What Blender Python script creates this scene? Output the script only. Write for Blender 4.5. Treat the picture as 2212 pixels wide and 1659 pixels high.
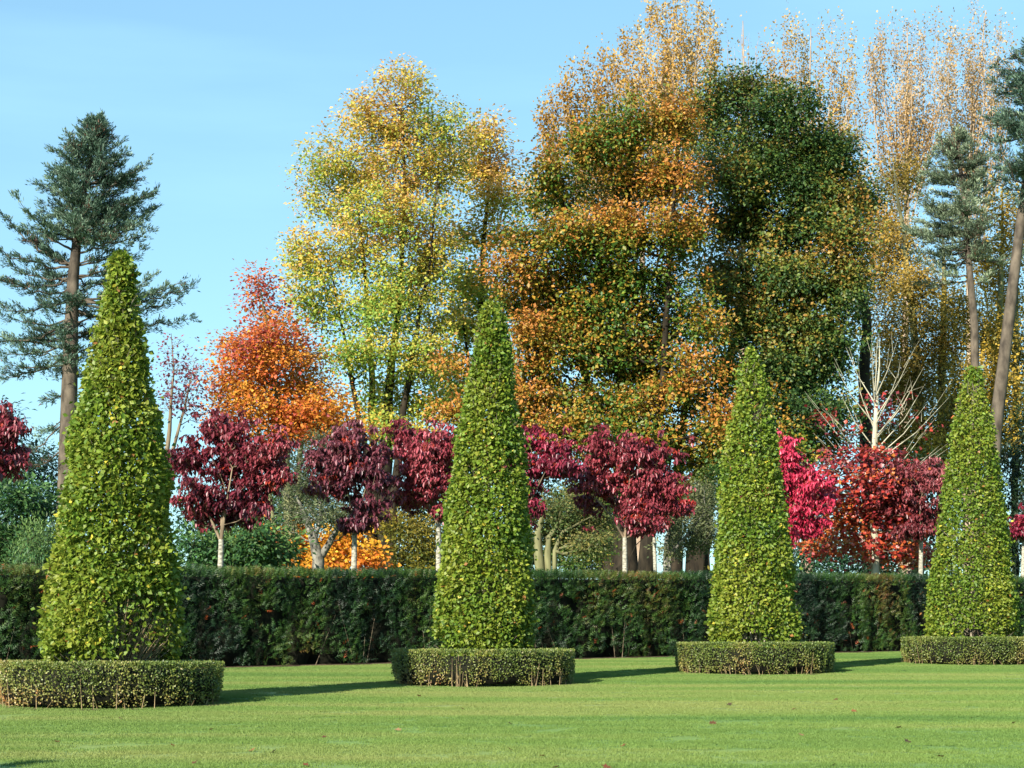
import bpy, math
import numpy as np
from mathutils import Matrix, Vector

# ------------------------------------------------------------------ reset
for o in list(bpy.data.objects):
    bpy.data.objects.remove(o)
S = bpy.context.scene
C = S.collection
R = math.radians

# ------------------------------------------------------------------ camera (photo measured on a 2212 x 1659 grid)
FPX, UC, VC, VH = 4000.0, 1106.0, 829.5, 1391.0
EYE = 1.05
PITCH = math.atan((VH - VC) / FPX)
cam = bpy.data.cameras.new('camera')
cam.sensor_width = 36.0
cam.lens = 36.0 * FPX / 2212.0
cam.clip_end = 2000.0
camo = bpy.data.objects.new('camera', cam)
camo.location = (0, 0, EYE)
camo.rotation_euler = (math.pi / 2 + PITCH, 0, 0)
C.objects.link(camo)
S.camera = camo

# ------------------------------------------------------------------ sky, sun, exposure
SUN_AZ, SUN_EL = 211.5, 27.0          # degrees, clockwise from +Y
world = bpy.data.worlds.new('World')
S.world = world
world.use_nodes = True
wn, wl = world.node_tree.nodes, world.node_tree.links
bg = wn['Background']
sky = wn.new('ShaderNodeTexSky')
sky.sky_type = 'NISHITA'
sky.sun_disc = False
sky.sun_elevation = R(SUN_EL)
sky.sun_rotation = R(SUN_AZ)
sky.air_density = 1.0
sky.dust_density = 0.1
sky.ozone_density = 1.0
# faint high cirrus: pale streaks in the air itself, all round the sky
tc = wn.new('ShaderNodeTexCoord')
cmap = wn.new('ShaderNodeMapping')
cmap.inputs['Rotation'].default_value = (0.1, 0.15, 0.4)
cmap.inputs['Scale'].default_value = (2.0, 2.0, 14.0)
cnz = wn.new('ShaderNodeTexNoise')
cnz.inputs['Scale'].default_value = 1.6
cnz.inputs['Detail'].default_value = 5
crp = wn.new('ShaderNodeMapRange')
crp.inputs['From Min'].default_value = 0.48
crp.inputs['From Max'].default_value = 0.80
crp.inputs['To Max'].default_value = 0.07
cmx = wn.new('ShaderNodeMix')
cmx.data_type = 'RGBA'
cmx.inputs[7].default_value = (6.5, 10.5, 12.5, 1)
wl.new(tc.outputs['Generated'], cmap.inputs[0])
wl.new(cmap.outputs[0], cnz.inputs[0])
wl.new(cnz.outputs[0], crp.inputs[0])
wl.new(crp.outputs[0], cmx.inputs[0])
tint = wn.new('ShaderNodeMix')
tint.data_type = 'RGBA'
tint.blend_type = 'MULTIPLY'
tint.inputs[0].default_value = 1.0
tint.inputs[7].default_value = (1.20, 1.84, 2.12, 1)      # a clear cyan-blue autumn sky
gam = wn.new('ShaderNodeGamma')
gam.inputs[1].default_value = 0.56
wl.new(sky.outputs[0], gam.inputs[0])
wl.new(gam.outputs[0], tint.inputs[6])
wl.new(tint.outputs[2], cmx.inputs[6])
wl.new(cmx.outputs[2], bg.inputs[0])
bg.inputs[1].default_value = 0.085
sun = bpy.data.lights.new('sun', 'SUN')
sun.energy = 5.0
sun.angle = R(0.53)
sun.color = (1.0, 0.93, 0.80)
suno = bpy.data.objects.new('sun', sun)
tosun = Vector((math.sin(R(SUN_AZ)) * math.cos(R(SUN_EL)), math.cos(R(SUN_AZ)) * math.cos(R(SUN_EL)), math.sin(R(SUN_EL))))
suno.rotation_euler = tosun.to_track_quat('Z', 'Y').to_euler()
suno.location = tosun * 60
C.objects.link(suno)
vs = S.view_settings
vs.view_transform = 'Standard'
vs.look = 'None'
vs.gamma = 1.0
vs.use_curve_mapping = False
vs.exposure = 1.25
S.cycles.diffuse_bounces = 3
S.cycles.transmission_bounces = 3
S.cycles.glossy_bounces = 2

# ------------------------------------------------------------------ helpers
def gz(x, y):
    """lawn height: rises gently away from the camera, level behind the hedge"""
    y = np.asarray(y, float)
    return 0.0245 * np.where(y < 36, np.maximum(y, -40), 36 + 6 * (1 - np.exp(-(np.maximum(y, 36) - 36) / 6.0)))

def at(u, v, Y):
    """pixel of the 2212 grid -> world point at distance Y"""
    a, b = (u - UC) / FPX, (VC - v) / FPX
    c, s = math.cos(PITCH), math.sin(PITCH)
    d = np.array([a, c - b * s, s + b * c])
    return np.array([0, 0, EYE]) + d * (Y / d[1])

def gnd(u, Y):
    p = at(u, 1391, Y)
    p[2] = float(gz(p[0], Y))
    return p

def px(Y):
    return Y / FPX

def lin(h):
    """'rrggbb' -> linear"""
    o = []
    for i in (0, 2, 4):
        c = int(h[i:i + 2], 16) / 255
        o.append(c / 12.92 if c < 0.04045 else ((c + 0.055) / 1.055) ** 2.4)
    return np.array(o)

def pal(*hs, g=1.0):
    return np.array([lin(h) * g for h in hs])

def hsh(i, j, k, s):
    n = (i * 374761393 + j * 668265263 + k * 2147483647 + s * 1274126177) & 0xffffffff
    n = ((n ^ (n >> 13)) * 1274126177) & 0xffffffff
    n = n ^ (n >> 16)
    return (n & 0xffff) / 65535.0

def noise(P, f, seed=0):
    """value noise in 0..1"""
    P = np.asarray(P, float) * f + 1000.0
    I = np.floor(P).astype(np.int64)
    F = P - I
    F = F * F * (3 - 2 * F)
    out = 0
    for a in (0, 1):
        for b in (0, 1):
            for c in (0, 1):
                w = (F[:, 0] if a else 1 - F[:, 0]) * (F[:, 1] if b else 1 - F[:, 1]) * (F[:, 2] if c else 1 - F[:, 2])
                out = out + w * hsh(I[:, 0] + a, I[:, 1] + b, I[:, 2] + c, seed)
    return out

def grad(palette, t):
    t = np.clip(t, 0, 1) * (len(palette) - 1)
    i = np.minimum(t.astype(int), len(palette) - 2)
    f = (t - i)[:, None]
    return palette[i] * (1 - f) + palette[i + 1] * f

def unit(V):
    return V / np.maximum(np.linalg.norm(V, axis=-1, keepdims=True), 1e-9)

def rdir(rng, n):
    return unit(rng.normal(size=(n, 3)))

def mesh_obj(name, V, F, mat, parent=None, cols=None, smooth=False):
    """V (n,3) world coordinates, F list of (m,k) index arrays; ONE mesh object"""
    V = np.asarray(V, np.float32)
    if parent is not None:
        off = np.array(parent.location)
        if parent.parent is not None:
            off = off + np.array(parent.parent.location)
        V = V - off.astype(np.float32)
    if not isinstance(F, list):
        F = [F]
    F = [np.asarray(f, np.int32) for f in F if len(f)]
    me = bpy.data.meshes.new(name)
    me.vertices.add(len(V))
    me.vertices.foreach_set('co', V.ravel())
    nl = sum(f.size for f in F)
    me.loops.add(nl)
    me.loops.foreach_set('vertex_index', np.concatenate([f.ravel() for f in F]))
    tot = np.concatenate([np.full(len(f), f.shape[1], np.int32) for f in F])
    st = np.concatenate([[0], np.cumsum(tot)[:-1]]).astype(np.int32)
    me.polygons.add(len(tot))
    me.polygons.foreach_set('loop_start', st)
    if smooth:
        me.polygons.foreach_set('use_smooth', np.ones(len(tot), bool))
    if cols is not None:
        a = me.attributes.new('Col', 'FLOAT_COLOR', 'POINT')
        c4 = np.ones((len(V), 4), np.float32)
        c4[:, :3] = cols
        a.data.foreach_set('color', c4.ravel())
    me.update(calc_edges=True)
    me.materials.append(mat)
    ob = bpy.data.objects.new(name, me)
    C.objects.link(ob)
    if parent is not None:
        ob.parent = parent
    return ob

def tag(o, label=None, cat=None, group=None, kind=None):
    for k, v in (('label', label), ('category', cat), ('group', group), ('kind', kind)):
        if v:
            o[k] = v
    return o

def thing(name, loc, label, cat, group=None):
    o = bpy.data.objects.new(name, None)
    o.location = [float(c) for c in loc]
    o.empty_display_size = 0.2
    C.objects.link(o)
    return tag(o, label, cat, group)

# leaf templates: x across, y along, z normal
def T_diamond(w=0.55, fold=0.12):
    return np.array([[0, 0, 0], [w / 2, .48, fold], [0, 1, 0], [-w / 2, .48, fold]]), [np.array([[0, 1, 2], [0, 2, 3]])]

def T_oval(w=0.6, fold=0.1, droop=-0.12):
    return np.array([[0, 0, 0], [w * .43, .28, fold], [w * .42, .66, fold + droop * .3], [0, 1, droop], [-w * .42, .66, fold + droop * .3], [-w * .43, .28, fold]]), [np.array([[0, 1, 2, 3], [0, 3, 4, 5]])]

def T_lobed(w=1.0):
    """five pointed maple-like leaf"""
    a = [(0, 0), (.18, .22), (.5, .2), (.3, .48), (.42, .78), (.14, .68), (0, 1), (-.14, .68), (-.42, .78), (-.3, .48), (-.5, .2), (-.18, .22)]
    V = np.array([[x * w, y, .1 * abs(x)] for x, y in a] + [[0, .42, 0]])
    return V, [np.array([[12, i, (i + 1) % 12] for i in range(12)])]

def T_frond(n=5, w=0.2):
    """flat spray of narrow leaflets either side of a midrib"""
    V, F = [], []
    for i in range(n):
        y = 0.05 + 0.8 * i / n
        for s in (-1, 1):
            b = len(V)
            L = 0.34 * (1 - 0.5 * i / n)
            V += [[0, y, 0], [0, y + w * .45, 0.0], [s * L, y + .28, -.06]]
            F.append([b, b + 1, b + 2])
    b = len(V)
    V += [[-.03, 0, 0], [.03, 0, 0], [0, 1.08, -.05]]
    F.append([b, b + 1, b + 2])
    return np.array(V), [np.array(F)]

def frames(A, N):
    A = unit(A)
    N = N - (N * A).sum(1, keepdims=True) * A
    N = unit(N)
    W = np.cross(A, N)
    return W, A, N

def leaves_geo(P, A, N, size, cols, tmpl):
    TV, TF = tmpl
    W, A, N = frames(A, N)
    k = len(TV)
    Vt = TV[None, :, :] * size[:, None, None]
    V = P[:, None, :] + Vt[:, :, 0:1] * W[:, None, :] + Vt[:, :, 1:2] * A[:, None, :] + Vt[:, :, 2:3] * N[:, None, :]
    idx = np.arange(len(P))[:, None, None] * k
    F = [(f[None] + idx).reshape(-1, f.shape[1]) for f in TF]
    return V.reshape(-1, 3), F, np.repeat(cols, k, axis=0)

def leaf_mesh(name, P, A, N, size, cols, tmpl, mat, parent):
    V, F, c = leaves_geo(P, A, N, size, cols, tmpl)
    return mesh_obj(name, V, F, mat, parent, c)

def tubes(P0, P1, r0, r1, sides=4):
    D = unit(P1 - P0)
    ref = np.where(np.abs(D[:, 2:3]) > 0.9, np.array([[1., 0, 0]]), np.array([[0, 0, 1.]]))
    X = unit(np.cross(D, ref))
    Y = np.cross(D, X)
    an = np.arange(sides) * 2 * np.pi / sides
    ring = np.cos(an)[None, :, None] * X[:, None, :] + np.sin(an)[None, :, None] * Y[:, None, :]
    V = np.concatenate([P0[:, None, :] + ring * r0[:, None, None], P1[:, None, :] + ring * r1[:, None, None]], axis=1)
    i = np.arange(sides)
    f = np.stack([i, (i + 1) % sides, (i + 1) % sides + sides, i + sides], axis=1)
    F = (f[None] + (np.arange(len(P0)) * 2 * sides)[:, None, None]).reshape(-1, 4)
    return V.reshape(-1, 3), F

def join(parts):
    V, F, n = [], {}, 0
    for v, f in parts:
        V.append(v)
        for g in (f if isinstance(f, list) else [f]):
            F.setdefault(g.shape[1], []).append(g + n)
        n += len(v)
    return np.concatenate(V), [np.concatenate(x) for x in F.values()]

def polytube(pts, rad, sides=8):
    """smooth tube along a polyline"""
    pts = np.asarray(pts, float)
    rad = np.asarray(rad, float)
    D = unit(np.gradient(pts, axis=0))
    ref = np.array([1., 0, 0]) if abs(D[0, 2]) > .7 else np.array([0, 0, 1.])
    X = unit(np.cross(D, ref[None]))
    Y = np.cross(D, X)
    an = np.arange(sides) * 2 * np.pi / sides
    V = pts[:, None, :] + (np.cos(an)[None, :, None] * X[:, None] + np.sin(an)[None, :, None] * Y[:, None]) * rad[:, None, None]
    i = np.arange(sides)
    f = np.stack([i, (i + 1) % sides, (i + 1) % sides + sides, i + sides], 1)
    F = (f[None] + (np.arange(len(pts) - 1) * sides)[:, None, None]).reshape(-1, 4)
    return V.reshape(-1, 3), F

def densify(pts, rad, step):
    P, Q = [], []
    pts = [np.asarray(p, float) for p in pts]
    for i in range(len(pts) - 1):
        n = max(1, int(np.linalg.norm(pts[i + 1] - pts[i]) / step))
        for k in range(n):
            t = k / n
            P.append(pts[i] * (1 - t) + pts[i + 1] * t)
            Q.append(rad[i] * (1 - t) + rad[i + 1] * t)
    P.append(pts[-1])
    Q.append(rad[-1])
    return np.array(P), np.array(Q)

# ------------------------------------------------------------------ materials
MATS = {}

def nodes_of(name):
    m = bpy.data.materials.new(name)
    m.use_nodes = True
    nt = m.node_tree
    nt.nodes.clear()
    return m, nt, nt.nodes, nt.links

def leaf_mat(name, transl=0.3, rough=0.5, spec=0.35, objcol=False):
    m, nt, n, l = nodes_of(name)
    out = n.new('ShaderNodeOutputMaterial')
    mix = n.new('ShaderNodeMixShader')
    mix.inputs[0].default_value = transl
    p = n.new('ShaderNodeBsdfPrincipled')
    p.inputs['Roughness'].default_value = rough
    p.inputs['Specular IOR Level'].default_value = spec
    t = n.new('ShaderNodeBsdfTranslucent')
    if objcol:
        a = n.new('ShaderNodeObjectInfo')
        col = a.outputs['Color']
    else:
        a = n.new('ShaderNodeAttribute')
        a.attribute_name = 'Col'
        col = a.outputs['Color']
    g = n.new('ShaderNodeMix')          # light passing a leaf is a little more saturated
    g.data_type = 'RGBA'
    g.blend_type = 'MULTIPLY'
    g.inputs[0].default_value = 0.5
    l.new(col, g.inputs[6])
    l.new(col, g.inputs[7])
    g2 = n.new('ShaderNodeGamma')
    g2.inputs[1].default_value = 0.85
    l.new(col, p.inputs['Base Color'])
    l.new(col, g2.inputs[0])
    l.new(g2.outputs[0], t.inputs[0])
    n.remove(g)
    l.new(p.outputs[0], mix.inputs[1])
    l.new(t.outputs[0], mix.inputs[2])
    l.new(mix.outputs[0], out.inputs[0])
    return m

def bark_mat(name, c0, c1, scale=6.0, stretch=0.25, bump=0.4):
    m, nt, n, l = nodes_of(name)
    out = n.new('ShaderNodeOutputMaterial')
    p = n.new('ShaderNodeBsdfPrincipled')
    p.inputs['Roughness'].default_value = 0.9
    p.inputs['Specular IOR Level'].default_value = 0.15
    g = n.new('ShaderNodeNewGeometry')
    mp = n.new('ShaderNodeMapping')
    mp.inputs['Scale'].default_value = (1, 1, stretch)
    nz = n.new('ShaderNodeTexNoise')
    nz.inputs['Scale'].default_value = scale
    nz.inputs['Detail'].default_value = 6
    cr = n.new('ShaderNodeValToRGB')
    cr.color_ramp.elements[0].position = 0.35
    cr.color_ramp.elements[1].position = 0.68
    cr.color_ramp.elements[0].color = (*lin(c0), 1)
    cr.color_ramp.elements[1].color = (*lin(c1), 1)
    b = n.new('ShaderNodeBump')
    b.inputs['Strength'].default_value = bump
    b.inputs['Distance'].default_value = 0.03
    l.new(g.outputs['Position'], mp.inputs[0])
    l.new(mp.outputs[0], nz.inputs[0])
    l.new(nz.outputs[0], cr.inputs[0])
    l.new(nz.outputs[0], b.inputs['Height'])
    l.new(cr.outputs[0], p.inputs['Base Color'])
    l.new(b.outputs[0], p.inputs['Normal'])
    l.new(p.outputs[0], out.inputs[0])
    return m

def lawn_mat(name, blade):
    """mown grass: faint mowing bands and patches, colours of the grass itself"""
    m, nt, n, l = nodes_of(name)
    out = n.new('ShaderNodeOutputMaterial')
    g = n.new('ShaderNodeNewGeometry')
    mp = n.new('ShaderNodeMapping')
    mp.inputs['Rotation'].default_value = (0, 0, R(-2))
    mp.inputs['Scale'].default_value = (0.10, 0.75, 0.3)
    nz = n.new('ShaderNodeTexNoise')
    nz.inputs['Scale'].default_value = 1.0
    nz.inputs['Detail'].default_value = 3
    cr = n.new('ShaderNodeValToRGB')
    e = cr.color_ramp.elements
    e[0].position = 0.33
    e[1].position = 0.64
    e[0].color = (*(lin('6c9246') * .64), 1)
    e[1].color = (*(lin('9fac60') * .64), 1)
    x = cr.color_ramp.elements.new(0.5)
    x.color = (*(lin('86a450') * .64), 1)
    n2 = n.new('ShaderNodeTexNoise')
    n2.inputs['Scale'].default_value = 22 if not blade else 60
    n2.inputs['Detail'].default_value = 5
    mx = n.new('ShaderNodeMix')
    mx.data_type = 'RGBA'
    mx.blend_type = 'OVERLAY'
    mx.inputs[0].default_value = 0.30
    l.new(g.outputs['Position'], mp.inputs[0])
    l.new(mp.outputs[0], nz.inputs[0])
    l.new(g.outputs['Position'], n2.inputs[0])
    l.new(nz.outputs[0], cr.inputs[0])
    l.new(cr.outputs[0], mx.inputs[6])
    l.new(n2.outputs[0], mx.inputs[7])
    p = n.new('ShaderNodeBsdfPrincipled')
    p.inputs['Roughness'].default_value = 0.6
    p.inputs['Specular IOR Level'].default_value = 0.25
    l.new(mx.outputs[2], p.inputs['Base Color'])
    if blade:
        mix = n.new('ShaderNodeMixShader')
        mix.inputs[0].default_value = 0.3
        t = n.new('ShaderNodeBsdfTranslucent')
        l.new(mx.outputs[2], t.inputs[0])
        l.new(p.outputs[0], mix.inputs[1])
        l.new(t.outputs[0], mix.inputs[2])
        l.new(mix.outputs[0], out.inputs[0])
    else:
        b = n.new('ShaderNodeBump')
        b.inputs['Strength'].default_value = 0.5
        b.inputs['Distance'].default_value = 0.02
        n3 = n.new('ShaderNodeTexNoise')
        n3.inputs['Scale'].default_value = 90
        l.new(g.outputs['Position'], n3.inputs[0])
        l.new(n3.outputs[0], b.inputs['Height'])
        l.new(b.outputs[0], p.inputs['Normal'])
        l.new(p.outputs[0], out.inputs[0])
    return m

M = dict(
    leaf=leaf_mat('leaf_surface', 0.30),
    leafo=leaf_mat('leaf_surface_single', 0.30, objcol=True),
    cherry=leaf_mat('cherry_leaf', 0.18, 0.42, 0.6),
    cherryo=leaf_mat('cherry_leaf_single', 0.18, 0.42, 0.6, objcol=True),
    autumn=leaf_mat('autumn_leaf', 0.36, 0.55, 0.3),
    beech=leaf_mat('beech_leaf', 0.20, 0.5, 0.35),
    needle=leaf_mat('needle', 0.12, 0.55, 0.3),
    yew=leaf_mat('yew_leaf', 0.12, 0.5, 0.35),
    box=leaf_mat('box_leaf', 0.15, 0.45, 0.4),
    bark=bark_mat('bark_brown', '4a4034', '8c7c66'),
    barkdark=bark_mat('bark_dark', '191611', '362f25'),
    barkpale=bark_mat('bark_pale', '7c7866', 'b4ae98', 9),
    barkmoss=bark_mat('bark_mossy', '46452f', '7c7b58', 5),
    barkcherry=bark_mat('bark_cherry', '6a675c', 'b4b09e', 14, 3.0),
    barklichen=bark_mat('bark_lichen', '3a3934', '88857a', 12, .6),
    barkfir=bark_mat('bark_fir', '38322c', '665c50', 5, .5),
    twig=bark_mat('twig_grey', '6b6152', 'a09684', 20),
    twigpop=bark_mat('twig_poplar', '7c6858', 'b09c88', 6),
    twigtan=bark_mat('twig_tan', '6e5e46', 'a8946e', 20),
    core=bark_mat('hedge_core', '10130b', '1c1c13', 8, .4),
    soil=bark_mat('soil', '3a2f24', '6e5c48', 12, 1),
    lawn=lawn_mat('lawn', False),
    blade=lawn_mat('grass_blade', True),
)

# ------------------------------------------------------------------ tree machinery
def grow(trunks, pts, rng, kpath=0.35, rtip=0.006, rexp=0.5, sag=0.08, uppen=0.6, step=0.4):
    """connect cluster points to the trunk(s) by branching limbs"""
    cap = sum(200 for _ in trunks) + 3 * len(pts) + 600
    pos = np.zeros((cap, 3))
    par = np.full(cap, -1)
    plen = np.zeros(cap)
    rmin = np.zeros(cap)
    n = 0
    for tp, tr in trunks:
        P, Q = densify(tp, tr, step)
        for i in range(len(P)):
            pos[n] = P[i]
            rmin[n] = Q[i]
            par[n] = n - 1 if i else -1
            plen[n] = 0.25 * i * step
            n += 1
    nt = n
    d0 = np.array([np.min(np.linalg.norm(pos[:nt] - p, axis=1)) for p in pts])
    for k in np.argsort(d0 + rng.normal(size=len(pts)) * .15):
        p = pts[k]
        dv = pos[:n] - p
        d = np.sqrt((dv * dv).sum(1))
        j = int(np.argmin(d + kpath * plen[:n] + uppen * np.maximum(0, dv[:, 2] + 0.15)))
        q = pos[j]
        L = d[j]
        prev = j
        m = 2 if L > 0.7 else 1
        for s in range(1, m + 1):
            t = s / (m + 1)
            c = q * (1 - t) + p * t
            c = c + rng.normal(size=3) * L * 0.05
            c[2] -= sag * L * (1 - abs(2 * t - 1) * .6)
            pos[n] = c
            par[n] = prev
            plen[n] = plen[prev] + L / (m + 1)
            prev = n
            n += 1
        pos[n] = p
        par[n] = prev
        plen[n] = plen[prev] + L / (m + 1)
        n += 1
    pos, par, rmin = pos[:n], par[:n], rmin[:n]
    cnt = np.zeros(n)
    haschild = np.zeros(n, bool)
    haschild[par[par >= 0]] = True
    cnt[~haschild] = 1
    for i in range(n - 1, -1, -1):
        if par[i] >= 0:
            cnt[par[i]] += cnt[i]
    rad = rtip * np.maximum(cnt, 1) ** rexp
    tr = np.arange(n) < nt
    rad[tr] = rmin[tr]
    for i in range(nt, n):
        rad[i] = min(rad[i], rad[par[i]] * .92)
    return pos, par, rad, nt

def tree(name, label, base, trunks, pts, lv, rng, group=None, bark='bark', cat='tree', gr={}, thin=False, crown='crown'):
    """trunks: [(points, radii)], pts: cluster points, lv: dict P,A,N,size,cols,tmpl,mat"""
    o = thing(name, base, label, cat, group)
    pos, par, rad, nt = grow(trunks, pts, rng, **gr)
    tp = []
    for P_, R_ in trunks:
        P, Q = densify(P_, R_, 0.35)
        w = (noise(P, 1.3, 5)[:, None] - .5) * np.minimum(Q, .12)[:, None] * 1.2
        P = P + w * np.array([1, .6, 0])
        tp.append(polytube(P, Q, 9 if Q.max() > .08 else 5))
    V, F = join(tp)
    mesh_obj('trunk', V, F, M[bark], o, smooth=True)
    e = np.arange(nt, len(pos))
    if thin:
        hasc = np.zeros(len(pos), bool)
        hasc[par[par >= 0]] = True
        e = e[hasc[e] & (rad[e] > .0088)]
    if len(e):
        p = par[e]
        r1 = rad[e]
        r0 = np.minimum(rad[p], r1 * 1.35)
        big = r1 > .02
        prt = []
        if big.any():
            prt.append(tubes(pos[p][big], pos[e][big], r0[big], r1[big], 5))
        if (~big).any():
            prt.append(tubes(pos[p][~big], pos[e][~big], r0[~big], r1[~big], 3))
        V, F = join(prt)
        mesh_obj('branches', V, F, M[lv.get('twig') or bark], o, smooth=True)['kind'] = 'stuff'
    if len(lv['P']):
        f = leaf_mesh(crown, lv['P'], lv['A'], lv['N'], lv['size'], lv['cols'], lv['tmpl'], M[lv['mat']], o)
        f['kind'] = 'stuff'
    return o

def lobes_pts(lobes, Y, n, rng, depth=1.0, shell=0.45, clump=0.0, jit=0.0, infl=1.0):
    """lobes in picture measure (u, v, ru, rv[, dy, ry]) at distance Y -> n cluster points in 3D ellipsoids;
    clump > 0 gathers the points in uneven clumps with gaps between"""
    w = np.array([(L[2] * L[3]) for L in lobes], float)
    w /= w.sum()
    n2 = int(n * (1 + clump))
    k = rng.choice(len(lobes), n2, p=w)
    out = np.zeros((n2, 3))
    for i, L in enumerate(lobes):
        s = np.where(k == i)[0]
        if not len(s):
            continue
        dy = L[4] if len(L) > 4 else rng.uniform(-.5, .5) * depth
        Yc = Y + dy
        c = at(L[0] + rng.normal() * jit, L[1] + rng.normal() * jit, Yc)
        q = px(Yc)
        rr = rng.random(len(s)) ** shell * infl
        rr = rr * (1 + .10 * rng.normal(size=len(s)) * (clump > 0))
        d = rdir(rng, len(s)) * rr[:, None]
        ry = (L[2] + L[3]) * .5 * q * (L[5] if len(L) > 5 else 1.0)
        out[s] = c + d * np.array([L[2] * q, ry, L[3] * q])
    if clump > 0:
        v = noise(out, 1.2, 902) * .30 + noise(out, 2.4, 903) * .70 + rng.normal(size=n2) * .08
        out = out[np.argsort(-v)[:n]]
    return out

def spray(pts, per, spread, size, rng, palette, nf=0.35, flat=0.6, up=0.9, amp=1.3, kz=0.0, kx=0.0, jit=0.12, bias=0.0, cj=0.13,
          tmpl=None, mat='autumn', seed=0, twig=None, pre=None, vary=0.25):
    """leaf sprays round cluster points"""
    n = len(pts)
    cnt = rng.poisson(per, n)
    if pre is not None:
        cnt = (cnt * pre).astype(int)
    idx = np.repeat(np.arange(n), cnt)
    m = len(idx)
    g = rng.normal(size=(m, 3)) * spread
    g[:, 2] *= flat
    P = pts[idx] + g
    c0 = pts.mean(0)
    A = unit(g + rdir(rng, m) * spread * 1.0 + np.array([0, 0, -.35 * spread]))
    outw = unit(P - c0)
    cn = unit(rdir(rng, n) * .5 + np.array([0, -.25, up]))
    N = unit(cn[idx] + rdir(rng, m) * .55 + outw * .35)
    zr = (pts[:, 2] - pts[:, 2].min()) / max(np.ptp(pts[:, 2]), .1)
    xr = (pts[:, 0] - pts[:, 0].min()) / max(np.ptp(pts[:, 0]), .1)
    t = .5 + bias + amp * (noise(pts, nf, seed) - .5) + .35 * (noise(pts, nf * 3.1, seed + 7) - .5) + kz * (zr - .5) + kx * (xr - .5) + rng.normal(size=n) * cj
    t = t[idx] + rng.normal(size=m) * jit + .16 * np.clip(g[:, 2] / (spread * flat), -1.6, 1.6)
    cols = grad(palette, t) * np.clip(1 + rng.normal(size=m) * vary, .45, 1.7)[:, None]
    s = size * np.clip(1 + rng.normal(size=m) * .25, .5, 1.6)
    return dict(P=P, A=A, N=N, size=s, cols=cols, tmpl=tmpl or T_diamond(), mat=mat, twig=twig)

# ------------------------------------------------------------------ ground
def build_ground():
    ys = np.concatenate([np.linspace(-40, 0, 9), np.linspace(2, 60, 59), np.array([70, 90, 130, 200, 300])])
    xs = np.concatenate([[-220, -80, -40], np.linspace(-24, 24, 33), [40, 80, 220]])
    X, Yy = np.meshgrid(xs, ys)
    V = np.stack([X.ravel(), Yy.ravel(), gz(X.ravel(), Yy.ravel())], 1)
    nx = len(xs)
    i, j = np.meshgrid(np.arange(nx - 1), np.arange(len(ys) - 1))
    a = (j * nx + i).ravel()
    F = np.stack([a, a + 1, a + nx + 1, a + nx], 1)
    o = mesh_obj('lawn_ground', V, F, M['lawn'], smooth=True)
    o['kind'] = 'structure'

# hedge line on the ground
HK = 0.72
def hedge_y(x):
    return 28.2 + (x + 4.44) * HK
HDIR = np.array([1, HK]) / math.hypot(1, HK)
HNRM = np.array([HDIR[1], -HDIR[0]])         # towards the camera side

def behind(u, d):
    """ground point d metres behind the hedge's front face in the direction of picture column u"""
    a = (u - UC) / FPX
    lo, hi = 5.0, 90.0
    for _ in range(60):
        y = (lo + hi) / 2
        x = a * y * 1.0
        s = -((x + 4.44) * HNRM[0] + (y - 28.2) * HNRM[1])
        if s < d:
            lo = y
        else:
            hi = y
    return gnd(u, y)

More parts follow.
